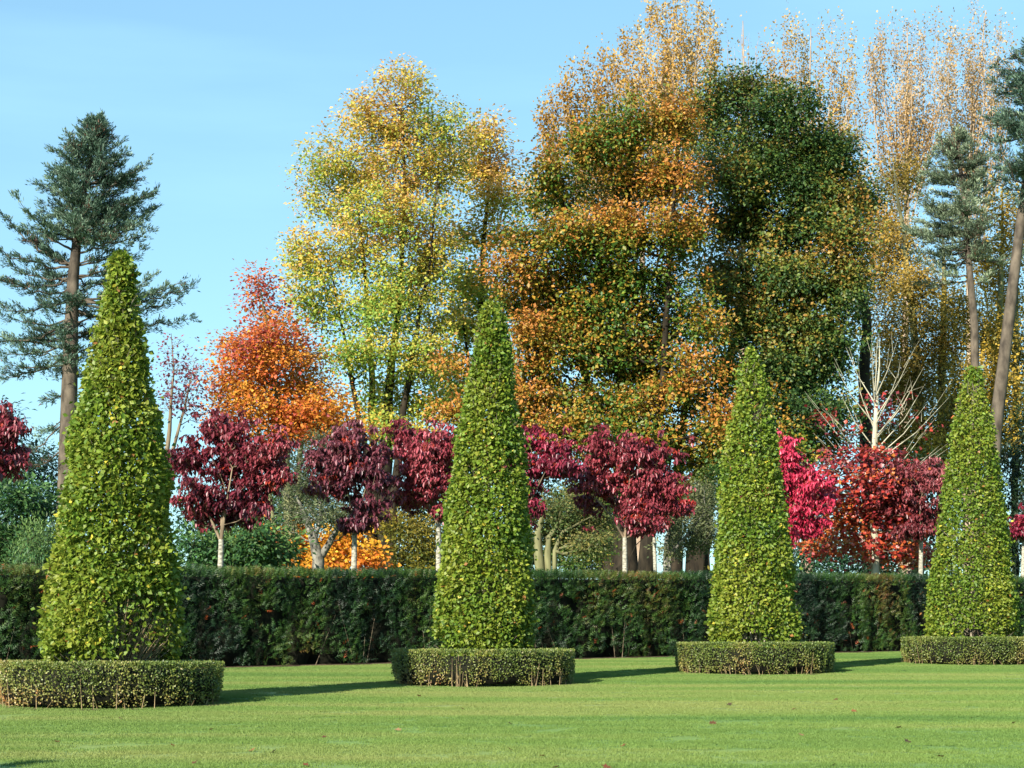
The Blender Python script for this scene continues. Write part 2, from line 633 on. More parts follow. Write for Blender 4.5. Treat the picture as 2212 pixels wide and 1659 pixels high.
def build_grass():
    """short mown blades as one uncountable mass: tufts made and scattered by geometry nodes"""
    x0, x1 = -6.2, 13.5
    V = [(-3.6, 9, 0), (3.6, 9, 0), (13.0, 32, 0), (13.5, hedge_y(13.5) - .3, 0), (-8.0, hedge_y(-8.0) - .3, 0), (-8.0, 22, 0)]
    # strips so that the sheet follows the slope
    ys = np.linspace(9, 41, 33)
    vs_, fs = [], []
    for y in ys:
        l = -(y * .29 + 1.3)
        r = y * .29 + 1.3
        xl = max(l, (y + .3 - 28.2) / HK - 4.44)
        if xl > r:
            break
        vs_ += [(xl, y, 0), (r, y, 0)]
    vs_ = np.array(vs_, float)
    vs_[:, 2] = gz(vs_[:, 0], vs_[:, 1]) + .002
    F = [[2 * i, 2 * i + 1, 2 * i + 3, 2 * i + 2] for i in range(len(vs_) // 2 - 1)]
    o = mesh_obj('grass', vs_, np.array(F), M['blade'])
    tag(o, 'short mown green lawn grass in front of the dark yew hedge', 'grass', kind='stuff')
    ng = bpy.data.node_groups.new('grass_tufts', 'GeometryNodeTree')
    ng.interface.new_socket('Geometry', in_out='INPUT', socket_type='NodeSocketGeometry')
    ng.interface.new_socket('Geometry', in_out='OUTPUT', socket_type='NodeSocketGeometry')
    n, l = ng.nodes, ng.links
    gi, go = n.new('NodeGroupInput'), n.new('NodeGroupOutput')
    dist = n.new('GeometryNodeDistributePointsOnFaces')
    dist.inputs['Density'].default_value = 42
    inst = n.new('GeometryNodeInstanceOnPoints')
    grid = n.new('GeometryNodeMeshGrid')
    grid.inputs['Size X'].default_value = .3
    grid.inputs['Size Y'].default_value = .3
    d2 = n.new('GeometryNodeDistributePointsOnFaces')
    d2.inputs['Density'].default_value = 2200
    i2 = n.new('GeometryNodeInstanceOnPoints')
    cone = n.new('GeometryNodeMeshCone')
    cone.fill_type = 'NONE'
    cone.inputs['Vertices'].default_value = 3
    cone.inputs['Radius Top'].default_value = .0004
    cone.inputs['Radius Bottom'].default_value = .0026
    cone.inputs['Depth'].default_value = .015
    rv = n.new('FunctionNodeRandomValue')
    rv.data_type = 'FLOAT_VECTOR'
    rv.inputs[0].default_value = (-.75, -.75, 0)
    rv.inputs[1].default_value = (.75, .75, 6.28)
    sv = n.new('FunctionNodeRandomValue')
    sv.data_type = 'FLOAT_VECTOR'
    sv.inputs[0].default_value = (.7, .7, .5)
    sv.inputs[1].default_value = (1.2, 1.2, 1.25)
    sv.inputs['Seed'].default_value = 3
    rz = n.new('GeometryNodeRealizeInstances')
    sm = n.new('GeometryNodeSetMaterial')
    sm.inputs['Material'].default_value = M['blade']
    r2 = n.new('FunctionNodeRandomValue')
    r2.data_type = 'FLOAT_VECTOR'
    r2.inputs[0].default_value = (-.02, -.02, 0)
    r2.inputs[1].default_value = (.02, .02, 6.28)
    r2.inputs['Seed'].default_value = 9
    l.new(gi.outputs[0], dist.inputs['Mesh'])
    l.new(dist.outputs['Points'], inst.inputs['Points'])
    l.new(grid.outputs['Mesh'], d2.inputs['Mesh'])
    l.new(d2.outputs['Points'], i2.inputs['Points'])
    l.new(cone.outputs['Mesh'], i2.inputs['Instance'])
    l.new(rv.outputs[0], i2.inputs['Rotation'])
    l.new(sv.outputs[0], i2.inputs['Scale'])
    l.new(i2.outputs[0], rz.inputs[0])
    l.new(rz.outputs[0], sm.inputs[0])
    l.new(sm.outputs[0], inst.inputs['Instance'])
    l.new(r2.outputs[0], inst.inputs['Rotation'])
    l.new(inst.outputs[0], go.inputs[0])
    md = o.modifiers.new('tufts', 'NODES')
    md.node_group = ng

# ------------------------------------------------------------------ single leaves as parts
def leaf_parts(P, A, N, size, cols, tmpl, mat, parent, nmax, score):
    """the nmax leaves that show largest become parts of their own; returns mask of the rest"""
    k = np.argsort(-score)[:nmax]
    keep = np.ones(len(P), bool)
    keep[k] = False
    me = mesh_obj('leaf', tmpl[0], tmpl[1], mat, None)
    W, A2, N2 = frames(A, N)
    off = np.array(parent.location)
    first = True
    for i in k:
        o = me if first else me.copy()
        if not first:
            C.objects.link(o)
        first = False
        o.parent = parent
        s = float(size[i])
        mt = Matrix(((W[i, 0] * s, A2[i, 0] * s, N2[i, 0] * s, P[i, 0] - off[0]),
                     (W[i, 1] * s, A2[i, 1] * s, N2[i, 1] * s, P[i, 1] - off[1]),
                     (W[i, 2] * s, A2[i, 2] * s, N2[i, 2] * s, P[i, 2] - off[2]), (0, 0, 0, 1)))
        o.matrix_basis = mt
        o.color = (float(cols[i, 0]), float(cols[i, 1]), float(cols[i, 2]), 1)
    return keep

# ------------------------------------------------------------------ clipped hornbeam cones in box rings
RING_R, RING_W, RING_H = 1.12, 0.34, 0.41
CONES = [
    # u, Y of centre, v of foot, profile [(v, half width px)], tilt u at top
    dict(u=241, Y=18.75, prof=[(548, 22), (575, 38), (640, 49), (720, 62), (800, 76), (900, 94), (1000, 111), (1100, 126), (1200, 138), (1300, 148), (1370, 152), (1430, 148), (1490, 138)], top=262),
    dict(u=1045, Y=23.1, prof=[(652, 24), (680, 36), (740, 45), (800, 55), (900, 70), (1000, 84), (1100, 94), (1200, 102), (1300, 108), (1370, 111), (1420, 108), (1460, 98)], top=1064),
    dict(u=1629, Y=26.6, prof=[(752, 14), (775, 26), (850, 43), (920, 54), (1000, 65), (1100, 77), (1200, 87), (1300, 95), (1350, 99), (1390, 97), (1430, 88)], top=1622),
    dict(u=2098, Y=30.2, prof=[(795, 18), (815, 28), (900, 44), (980, 56), (1060, 68), (1150, 79), (1250, 90), (1320, 99), (1370, 101), (1415, 92)], top=2101),
]
CONE_LABEL = [
    'tall clipped green cone with bare dead stems showing low on its shaded side',
    'clipped green cone in the box ring that has one gap of dead pale stems',
    'slim clipped green cone with its pale forked trunk showing at the foot',
    'bright green clipped cone standing beside the leaning bare fir trunk',
]
RING_LABEL = [
    'low box hedge ring with orange-brown dead patches round the cone with bare dead stems',
    'low box hedge ring with one gap of dead pale stems in its front',
    'low box hedge ring, evenly clipped, round the slim cone with pale forked trunk',
    'low box hedge ring round the cone beside the leaning fir trunk',
]

def build_cone(i, cx, cy, prof, lean, label, nleaf, seed, leafsize=.051, parts=300):
    """prof: [(z above ground, radius)] from foot to top; lean: x shift at the top"""
    rng = np.random.default_rng(seed)
    g = float(gz(cx, cy))
    o = thing('clipped_hornbeam_cone', (cx, cy, g), label, 'topiary', 'clipped hornbeam cones on the lawn')
    zz = np.array([p[0] for p in prof])
    rr = np.array([p[1] for p in prof])
    ztop = zz[-1]
    # choose leaves over the surface, area weighted
    zs = np.linspace(zz[0], ztop, 400)
    rs = np.interp(zs, zz, rr)
    w = rs + .04
    w = w / w.sum()
    z = rng.choice(zs, nleaf, p=w) + rng.uniform(-.01, .01, nleaf)
    th = rng.uniform(0, 2 * np.pi, nleaf)
    r0 = np.maximum(np.interp(z, zz, rr) - .045, .03)
    dirs = np.stack([np.cos(th), np.sin(th), np.zeros(nleaf)], 1)
    ctr = np.stack([np.full(nleaf, cx), np.full(nleaf, cy), g + z], 1)
    ctr[:, 0] += lean * (z / ztop)
    Q = ctr + dirs * r0[:, None]
    depth = np.abs(rng.normal(size=nleaf)) * .09
    bump = (noise(Q, 2.2, seed) - .5) * .10 + (noise(Q, 6, seed + 1) - .5) * .07
    tipout = np.where(rng.random(nleaf) < .04, rng.uniform(.02, .10, nleaf), 0)
    r = np.maximum(r0 - depth + bump + tipout, .01)
    P = ctr + dirs * r[:, None]
    # sparse places: upper part and noisy holes
    hole = noise(Q, 4.0, seed + 3) + .30 * (z / ztop) ** 2 * noise(Q, 9, seed + 5)
    keep = (hole < 0.88) | (rng.random(nleaf) < .25)
    keep &= (dirs[:, 1] < .35) | (rng.random(nleaf) < .55)
    foot = (z < zz[0] + .45) & (noise(Q, 3.0, seed + 9) > .55)
    keep &= ~foot
    if i == 0:
        dead = (dirs[:, 0] > .25) & (dirs[:, 1] < .2) & (z < zz[0] + .68 + .35 * noise(Q, 4, 77)) & (rng.random(nleaf) < .88)
        keep &= ~dead
    if i == 2:
        keep &= ~((np.abs(dirs[:, 0]) < .35) & (dirs[:, 1] < 0) & (z < zz[0] + .45) & (rng.random(nleaf) < .7))
    P, dirs, z, Q, depth = P[keep], dirs[keep], z[keep], Q[keep], depth[keep]
    m = len(P)
    A = unit(dirs * .55 + rdir(rng, m) * .75 + np.array([0, 0, -.25]))
    N = unit(dirs * .6 + np.array([0, 0, .5]) + rdir(rng, m) * .85)
    pl = pal('587c2a', '74902c', '8e9c34', 'a8ac42', g=.66)
    t = .45 + .55 * (noise(Q, 2.6, seed + 2) - .5) + rng.normal(size=m) * .17
    cols = grad(pl, t)
    odd = rng.random(m)
    cols[odd < .012] = lin('d8c84a') * .7
    cols[(odd > .012) & (odd < .018)] = lin('b07a40') * .6
    cols *= np.clip(1 + rng.normal(size=m) * .13, .6, 1.4)[:, None]
    size = leafsize * np.clip(1 + rng.normal(size=m) * .22, .55, 1.5)
    tm = T_oval(.60, .10, -.14)
    camv = unit(np.array([0, 0, EYE]) - P)
    score = np.abs((unit(N) * camv).sum(1)) * size ** 2 * np.clip((dirs * camv).sum(1), 0.001, 1) ** .5 * np.where(depth < .05, 1, .1)
    rest = np.ones(m, bool)
    if parts:
        rest = leaf_parts(P, A, N, size, cols, tm, M['leafo'], o, parts, score)
    f = leaf_mesh('foliage', P[rest], A[rest], N[rest], size[rest] * 1.05, cols[rest], T_diamond(.72, .10), M['leaf'], o)
    f['kind'] = 'stuff'
    # trunk and upright twigs
    base = np.array([cx, cy, g - .05])
    tops = []
    V, F = polytube([base, base + [lean * .1, 0, .5], base + [lean * .5, 0, ztop * .5], base + [lean, 0, ztop * .95]], [.06, .05, .035, .008], 7)
    mesh_obj('trunk', V, F, M['twig'], o, smooth=True)
    nt = 420
    zt = rng.uniform(.15, ztop * .97, nt)
    tht = rng.uniform(0, 2 * np.pi, nt)
    L = np.interp(zt, zz, rr) * rng.uniform(.75, 1.0, nt)
    p0 = np.stack([cx + lean * np.maximum(zt - .45 * L, .1) / ztop, np.full(nt, cy), g + np.maximum(zt - .55 * L - .1, .08)], 1)
    p1 = np.stack([cx + lean * zt / ztop + np.cos(tht) * L, cy + np.sin(tht) * L, g + zt], 1)
    mid = (p0 + p1) / 2 + rng.normal(size=(nt, 3)) * .03 - np.array([0, 0, .03])
    sd = rdir(rng, nt) * .16
    V, F = join([tubes(p0, mid, np.full(nt, .010), np.full(nt, .007), 3), tubes(mid, p1, np.full(nt, .007), np.full(nt, .002), 3), tubes(mid, mid + sd, np.full(nt, .004), np.full(nt, .0015), 3)])
    mesh_obj('twigs', V, F, M['twig'], o)
    if i == 0:
        ns = 46
        a = rng.uniform(-1.35, .1, ns)
        b0 = np.stack([cx + .12 * np.cos(a), cy + .12 * np.sin(a), np.full(ns, g + .12)], 1)
        rL = rng.uniform(.35, .66, ns)
        b1 = np.stack([cx + rL * np.cos(a), cy + rL * np.sin(a), g + rng.uniform(.6, 1.15, ns)], 1)
        V, F = tubes(b0, b1, np.full(ns, .010), np.full(ns, .003), 4)
        tag(mesh_obj('dead_stems', V, F, M['twigtan'], o), 'bare pale dead stems')
    if i == 2:
        ns = 7
        a = np.linspace(-2.6, -.5, ns)
        b0 = np.stack([cx + .05 * np.cos(a), cy + .05 * np.sin(a), np.full(ns, g + .02)], 1)
        b1 = np.stack([cx + .35 * np.cos(a), cy + .35 * np.sin(a), g + rng.uniform(.85, 1.2, ns)], 1)
        V, F = tubes(b0, b1, np.full(ns, .028), np.full(ns, .010), 6)
        tag(mesh_obj('forked_stems', V, F, M['barkpale'], o), 'pale forked stems')
    return o

def build_ring(i, cx, cy, label, seed, n=28000):
    rng = np.random.default_rng(seed)
    g = float(gz(cx, cy))
    o = thing('box_hedge_ring', (cx, cy, g), label, 'hedge', 'low box hedge rings round the cones')
    Rm = RING_R - RING_W / 2
    # superellipse cross-section, perimeter parameter
    th = rng.uniform(0, 2 * np.pi, n)
    face = rng.random(n)
    s = np.zeros(n)
    hz = np.zeros(n)
    nr = np.zeros((n, 2))
    o1 = face < .52
    o2 = (face >= .52) & (face < .82)
    o3 = face >= .82
    s[o1] = RING_W / 2
    hz[o1] = rng.random(o1.sum()) ** .9 * RING_H
    nr[o1] = (1, 0)
    s[o2] = rng.uniform(-.5, .5, o2.sum()) * RING_W
    hz[o2] = RING_H
    nr[o2] = (0, 1)
    s[o3] = -RING_W / 2
    hz[o3] = rng.random(o3.sum()) * RING_H
    nr[o3] = (-1, 0)
    Q = np.stack([cx + (Rm + s) * np.cos(th), cy + (Rm + s) * np.sin(th), g + hz], 1)
    plant = .5 + .5 * np.sin(th * 30 + 3 * noise(np.stack([np.cos(th) * 3, np.sin(th) * 3, 0 * th], 1), 1, seed))
    dep = np.abs(rng.normal(size=n)) * .030 + np.where(nr[:, 0] > 0, .035 * (1 - plant) * (1 - hz / RING_H * .6), 0)
    # box narrows slightly towards the ground
    dep += np.where(nr[:, 0] != 0, .05 * np.clip(1 - hz / .14, 0, 1) ** 1.5, 0)
    dep += (noise(Q, 5, seed + 4) - .5) * .05
    dep = np.where(nr[:, 1] > 0, dep * .6, dep)
    er = np.stack([np.cos(th), np.sin(th), 0 * th], 1)
    Nn = er * nr[:, :1] + np.array([0, 0, 1.]) * nr[:, 1:]
    P = Q - Nn * dep[:, None]
    q1 = noise(np.stack([np.cos(th) * 1.1, np.sin(th) * 1.1, hz * .5], 1), 3.2, seed + 2)
    brown = q1 + .35 * (noise(Q, 9, seed + 3) - .5) + .35 * np.clip(1 - hz / .22, -.2, 1)
    keep = ~((hz < .10) & (noise(Q, 7, seed + 6) > .66)) & (rng.random(n) < np.where(brown > .95, .7, 1))
    gapm = np.zeros(n, bool)
    if i == 1:
        gapm = (np.abs(th - (2 * np.pi - math.acos(-.25) - 0.0)) < .11) & (nr[:, 0] > 0) & (hz < .40)
        keep &= ~(gapm & (rng.random(n) < .8))
    keep &= (np.sin(th) < .3) | (rng.random(n) < .5)
    P, Nn, hz, Q, th, brown = P[keep], Nn[keep], hz[keep], Q[keep], th[keep], brown[keep]
    m = len(P)
    pl = pal('34481f', '4d5f2a', '687334', '7b7a40', '8a7444', '9c6a3c', g=1.0)
    t = .25 + .55 * np.clip(brown - .25, 0, 1) + rng.normal(size=m) * .10 + .05 * (hz > .42)
    if i == 0:
        wst = np.clip((-np.cos(th) - .25) * 1.6, 0, 1) * (np.sin(th) < 0)
        t += .45 * wst * noise(Q, 4, 31)
    cols = grad(pl, t) * np.clip(1 + rng.normal(size=m) * .2, .5, 1.5)[:, None]
    cols[rng.random(m) < .006] = lin('c8b890') * .6
    A = unit(Nn * .5 + rdir(rng, m) * .8 + np.array([0, 0, .45]))
    N = unit(Nn * .8 + rdir(rng, m) * .8 + np.array([0, 0, .3]))
    f = leaf_mesh('foliage', P, A, N, rng.uniform(.019, .030, m), cols, T_diamond(.62, .08), M['box'], o)
    f['kind'] = 'stuff'
    # dark inner mass of twigs
    nseg, k = 96, 8
    an = np.linspace(0, 2 * np.pi, nseg, endpoint=False)
    sec = [(-.22, .02), (-.36, .18), (-.38, .36), (-.28, .415), (.28, .415), (.38, .36), (.36, .18), (.22, .02)]
    V = []
    for a in an:
        wv = .9 + .12 * math.sin(a * 29 + 1) * .5
        for sx, sz in sec:
            rr_ = Rm + sx * RING_W * wv
            V.append((cx + rr_ * math.cos(a), cy + rr_ * math.sin(a), g + sz / .47 * RING_H * .94))
    F = [[a * k + b, a * k + (b + 1) % k, ((a + 1) % nseg) * k + (b + 1) % k, ((a + 1) % nseg) * k + b] for a in range(nseg) for b in range(k)]
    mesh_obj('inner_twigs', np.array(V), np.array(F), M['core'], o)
    # pale stems at the foot
    ns = 64
    a = rng.uniform(0, 2 * np.pi, ns)
    if i == 1:
        a[:14] = 2 * np.pi - math.acos(-.25) + rng.normal(size=14) * .07
    rs_ = Rm + rng.uniform(.2, .47, ns) * RING_W
    b0 = np.stack([cx + rs_ * np.cos(a), cy + rs_ * np.sin(a), np.full(ns, g - .02)], 1)
    a2 = a + rng.normal(size=ns) * .03
    rs2 = np.minimum(rs_ + rng.uniform(-.02, .05, ns), RING_R - .005)
    hh = .05 + .25 * rng.random(ns) ** 2.5
    hh[:14] = rng.uniform(.15, .38, 14)
    b1 = np.stack([cx + rs2 * np.cos(a2), cy + rs2 * np.sin(a2), g + hh], 1)
    V, F = tubes(b0, b1, np.full(ns, .004), np.full(ns, .002), 3)
    mesh_obj('stems', V, F, M['twigtan'], o)['kind'] = 'stuff'
    # soil inside and just round the ring
    nd = 64
    a = np.linspace(0, 2 * np.pi, nd, endpoint=False)
    rsoil = RING_R + .03 + .06 * noise(np.stack([np.cos(a) * 6, np.sin(a) * 6, 0 * a], 1), 1, seed)
    xs, ys = cx + rsoil * np.cos(a), cy + rsoil * np.sin(a)
    V = np.stack([xs, ys, gz(xs, ys) + .006], 1)
    s_ = mesh_obj('soil_bed', V, [np.arange(nd)[None]], M['soil'])
    s_['kind'] = 'structure'

def build_cones():
    for i, c in enumerate(CONES):
        Y = c['Y']
        p = at(c['u'], 1391, Y)
        cx, cy = p[0], Y
        g = float(gz(cx, cy))
        prof = []
        for v, hw in reversed(c['prof']):
            z = at(c['u'], v, Y)[2] - g
            prof.append((z, hw * px(Y)))
        prof = [q for q in prof if q[0] > .12]
        prof.insert(0, (.12, prof[0][1] * .85))
        lean = at(c['top'], c['prof'][0][0], Y)[0] - cx
        build_cone(i, cx, cy, prof, lean, CONE_LABEL[i], [60000, 50000, 41000, 37000][i], 100 + i)
        build_ring(i, cx, cy, RING_LABEL[i], 200 + i)

def build_near_cone():
    """cone of the nearer row, beside the camera: its shadow tip reaches the lawn in view"""
    cx, cy = -7.5, 4.9
    build_cone(9, cx, cy, [(.12, .55), (.6, .70), (1.4, .64), (2.2, .53), (3.1, .37), (3.9, .22), (4.35, .14), (4.5, .05)], .05, 'clipped green cone of the nearer row whose shadow tip crosses the lawn', 7000, 109, .12, 0)
    build_ring(9, cx, cy, 'low box hedge ring round the clipped cone of the nearer row', 209, 8000)

# ------------------------------------------------------------------ yew hedge
def build_hedge():
    rng = np.random.default_rng(5)
    xa, xb = -7.8, 13.6
    Ltot = (xb - xa) / HDIR[0]
    H, Wd = 1.45, 1.1
    o = thing('yew_hedge', (xa, hedge_y(xa), float(gz(xa, hedge_y(xa)))), 'long dark green clipped yew hedge running behind the cones', 'hedge')
    def place(s, d, h):
        x = xa + HDIR[0] * s - HNRM[0] * d
        y = hedge_y(xa) + HDIR[1] * s - HNRM[1] * d
        return np.stack([x, y, gz(x, y) + h], 1)
    def lump(s, h):
        q = np.stack([s, h, 0 * s], 1)
        pl = np.abs(np.sin(s * 4.4 + 2.2 * noise(q, .8, 3)))       # one bulge per plant
        return .24 * (1 - pl ** .7) * (1.1 - h / H * .7) + .13 * (noise(q, 2.5, 4) - .3) + .07 * (noise(q, 7, 6) - .5)
    n = 48000
    fc = rng.random(n)
    s = rng.uniform(0, Ltot, n)
    front = fc < .66
    h = np.where(front, rng.random(n) ** .95 * H, H)
    topd = rng.random(n) ** 1.5 * Wd + .02
    und = lump(s, h)
    dep = np.abs(rng.normal(size=n)) * .07
    d = np.where(front, und + dep, topd)
    edge = .04 * np.clip(1 - topd / .22, 0, 1) ** 2
    hh = np.where(front, h, H + .07 * (noise(np.stack([s, topd, 0 * s], 1), 3, 8) - .5) - dep * .6 - edge)
    d = np.where(front, d + .05 * np.clip(1 - (H - h) / .2, 0, 1) ** 2, d)
    # ragged foot
    P = place(s, d, hh)
    q = np.stack([s, hh, 0 * s], 1)
    keep = ~((hh < .12 + .14 * noise(q, 2.2, 12)) & (noise(q, 3.2, 11) > .55) & front)
    keep &= ~(front & (noise(q, 4.0, 13) > .84))
    P, s, hh, d, front = P[keep], s[keep], hh[keep], d[keep], front[keep]
    q = q[keep]
    m = len(P)
    nrm = np.array([HNRM[0], HNRM[1], 0])
    Nn = np.where(front[:, None], nrm, np.array([0, 0, 1.]))
    A = unit(Nn * .40 + rdir(rng, m) * .60 + np.array([0, 0, .55]))
    N = unit(Nn * .6 + rdir(rng, m) * .6 + np.array([0, 0, .6]))
    pl = pal('152a1a', '1d3819', '2a4819', '3c521d', '524f21', '624022', g=1.0)
    t = .28 + .95 * (noise(q, .9, 21) - .5) + .5 * (noise(q * np.array([3, .6, 1]), 1.0, 22) - .5) + rng.normal(size=m) * .12
    t = t + .22 * np.clip(1 - hh / .55, 0, 1) * noise(q, 1.6, 23)
    t = np.where(front, t, t + .10)
    cols = grad(pl, t) * np.clip(1 + rng.normal(size=m) * .25, .5, 1.7)[:, None]
    rust = (rng.random(m) < .012) & front
    cols[rust] = lin('9a4a22') * .7
    f = leaf_mesh('foliage', P, A, N, rng.uniform(.075, .15, m), cols, T_frond(3, .24), M['yew'], o)
    f['kind'] = 'stuff'
    # inner mass, following the same bulges
    ns, nh = 260, 9
    V = []
    ss = np.linspace(0, Ltot, ns)
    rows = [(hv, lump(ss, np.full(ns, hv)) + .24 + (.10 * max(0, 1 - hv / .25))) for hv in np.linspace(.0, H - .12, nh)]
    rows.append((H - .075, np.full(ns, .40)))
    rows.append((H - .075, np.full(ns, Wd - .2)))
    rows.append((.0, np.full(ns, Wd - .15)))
    for hv, dv in rows:
        V.append(place(ss, dv, np.full(ns, hv)))
    V = np.concatenate(V)
    a = np.arange(ns - 1)
    F = np.concatenate([np.stack([a + k * ns, a + 1 + k * ns, a + 1 + (k + 1) * ns, a + (k + 1) * ns], 1) for k in range(len(rows) - 1)])
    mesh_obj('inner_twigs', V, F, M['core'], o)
    # stems seen in the gaps
    k = 40
    s0 = rng.uniform(0, Ltot, k)
    h1 = rng.uniform(.25, 1.2, k)
    b0 = place(s0, rng.uniform(.12, .25, k), np.full(k, -.03))
    b1 = place(s0 + rng.normal(size=k) * .15, rng.uniform(.10, .22, k), h1)
    V, F = tubes(b0, b1, np.full(k, .006), np.full(k, .003), 4)
    mesh_obj('stems', V, F, M['bark'], o)['kind'] = 'stuff'
    # strip of soil and leaf litter at the foot
    ns = 120
    ss = np.linspace(0, Ltot, ns)
    w0 = -.10 - .12 * noise(np.stack([ss, 0 * ss, 0 * ss], 1), 1.5, 3)
    A0, B0 = place(ss, w0, np.full(ns, .006)), place(ss, np.full(ns, 1.2), np.full(ns, .006))
    a = np.arange(ns - 1)
    st = mesh_obj('soil_strip', np.concatenate([A0, B0]), np.stack([a, a + 1, a + 1 + ns, a + ns], 1), M['soil'])
    st['kind'] = 'structure'

# ------------------------------------------------------------------ red-leaved cherries behind the hedge
def cherry(label, u, off, lobes, seed, palette, bunch=150, vfork=1150, trunk_w=.055, parts=300, scale=1.0, forkspread=.5):
    rng = np.random.default_rng(seed)
    b = behind(u, off)
    Y = b[1]
    fork = at(u, vfork, Y)
    pts = lobes_pts(lobes, Y, int(bunch * 1.9), rng, depth=.7, shell=.5, clump=.5, infl=1.08)
    hi = np.argsort(-(pts[:, 2] + rng.normal(size=len(pts)) * .25))[:max(3, len(pts) // 14)]
    pts = np.concatenate([pts, pts[hi] + np.stack([rng.normal(size=len(hi)) * .12, rng.normal(size=len(hi)) * .12, rng.uniform(.08, .30, len(hi))], 1)])
    # bunches of drooping leaves
    per = 21
    idx = np.repeat(np.arange(len(pts)), rng.poisson(per, len(pts)) + 4)
    m = len(idx)
    az = rng.uniform(0, 2 * np.pi, m)
    outd = np.stack([np.cos(az), np.sin(az), 0 * az], 1)
    tw = rdir(rng, len(pts)) * np.array([1, 1, .35])
    P = pts[idx] + tw[idx] * rng.uniform(-.16, .16, m)[:, None] + rng.normal(size=(m, 3)) * .025 * scale + np.array([0, 0, .03])
    A = unit(outd * rng.uniform(.2, 1.5, m)[:, None] + np.array([0, 0, -1.0]) + rdir(rng, m) * .15)
    N = unit(outd * 1.0 + np.array([0, 0, .35]) + rdir(rng, m) * .3)
    c = pts.mean(0)
    zr = (pts[:, 2] - pts[:, 2].min()) / np.ptp(pts[:, 2])
    inner = 1 - np.clip(np.linalg.norm((pts - c) / (np.ptp(pts, axis=0) * .5 + .01), axis=1), 0, 1)
    t = .42 + .8 * (noise(pts, 1.3, seed) - .5) + .3 * (zr - .5)
    t = t[idx] + rng.normal(size=m) * .11
    cols = grad(palette, t) * np.clip(1 + rng.normal(size=m) * .2, .5, 1.6)[:, None]
    hot = (rng.random(len(pts)) < .03 + .10 * inner)[idx] & (rng.random(m) < .6)
    cols[hot] = lin('c8452e') * .5
    size = .088 * scale * np.clip(1 + rng.normal(size=m) * .2, .55, 1.4)
    tm = T_oval(.42, .12, -.40)
    o = thing('red_cherry_tree', b, label, 'tree', 'standard cherries with red leaves behind the hedge')
    lean = rng.normal() * .02
    trunks = [([b - [0, 0, .05], b * .5 + fork * .5 + [lean, 0, 0], fork], [trunk_w * 1.15, trunk_w, trunk_w * .8])]
    up = lobes[0]
    trunks2 = []
    top = pts[np.argmax(pts[:, 2])]
    for k in range(4):
        e = pts[rng.integers(len(pts))]
        tgt = fork * .35 + (np.array([e[0], e[1], max(e[2], c[2] + .2)])) * .65
        trunks2.append(([fork - [0, 0, .05], fork * .6 + tgt * .4 + [0, 0, .05], tgt], [trunk_w * .5, trunk_w * .36, .010]))
    pos, par, rad, nt = grow(trunks + trunks2, pts, rng, rtip=.0028, sag=.02, kpath=.25, step=.25)
    V, F = join([polytube(*densify(*trunks[0], .12), 9)])
    mesh_obj('trunk', V, F, M['barkcherry'], o, smooth=True)
    e = np.arange(nt, len(pos))
    prt = [polytube(*densify(a_, b_, .15), 6) for a_, b_ in trunks2]
    prt.append(tubes(pos[par[e]], pos[e], np.minimum(rad[par[e]], rad[e] * 1.3), rad[e], 4))
    V, F = join(prt)
    mesh_obj('branches', V, F, M['bark'], o)
    camv = unit(np.array([0, 0, EYE]) - P)
    score = np.abs((N * camv).sum(1)) * size ** 2 * np.exp(-(P[:, 1] - P[:, 1].min()) * .8)
    rest = np.ones(m, bool)
    if parts:
        rest = leaf_parts(P, A, N, size, cols, tm, M['cherryo'], o, parts, score)
    f = leaf_mesh('crown', P[rest], A[rest], N[rest], size[rest] * 1.08, cols[rest], T_diamond(.50, .14), M['cherry'], o)
    f['kind'] = 'stuff'
    return o

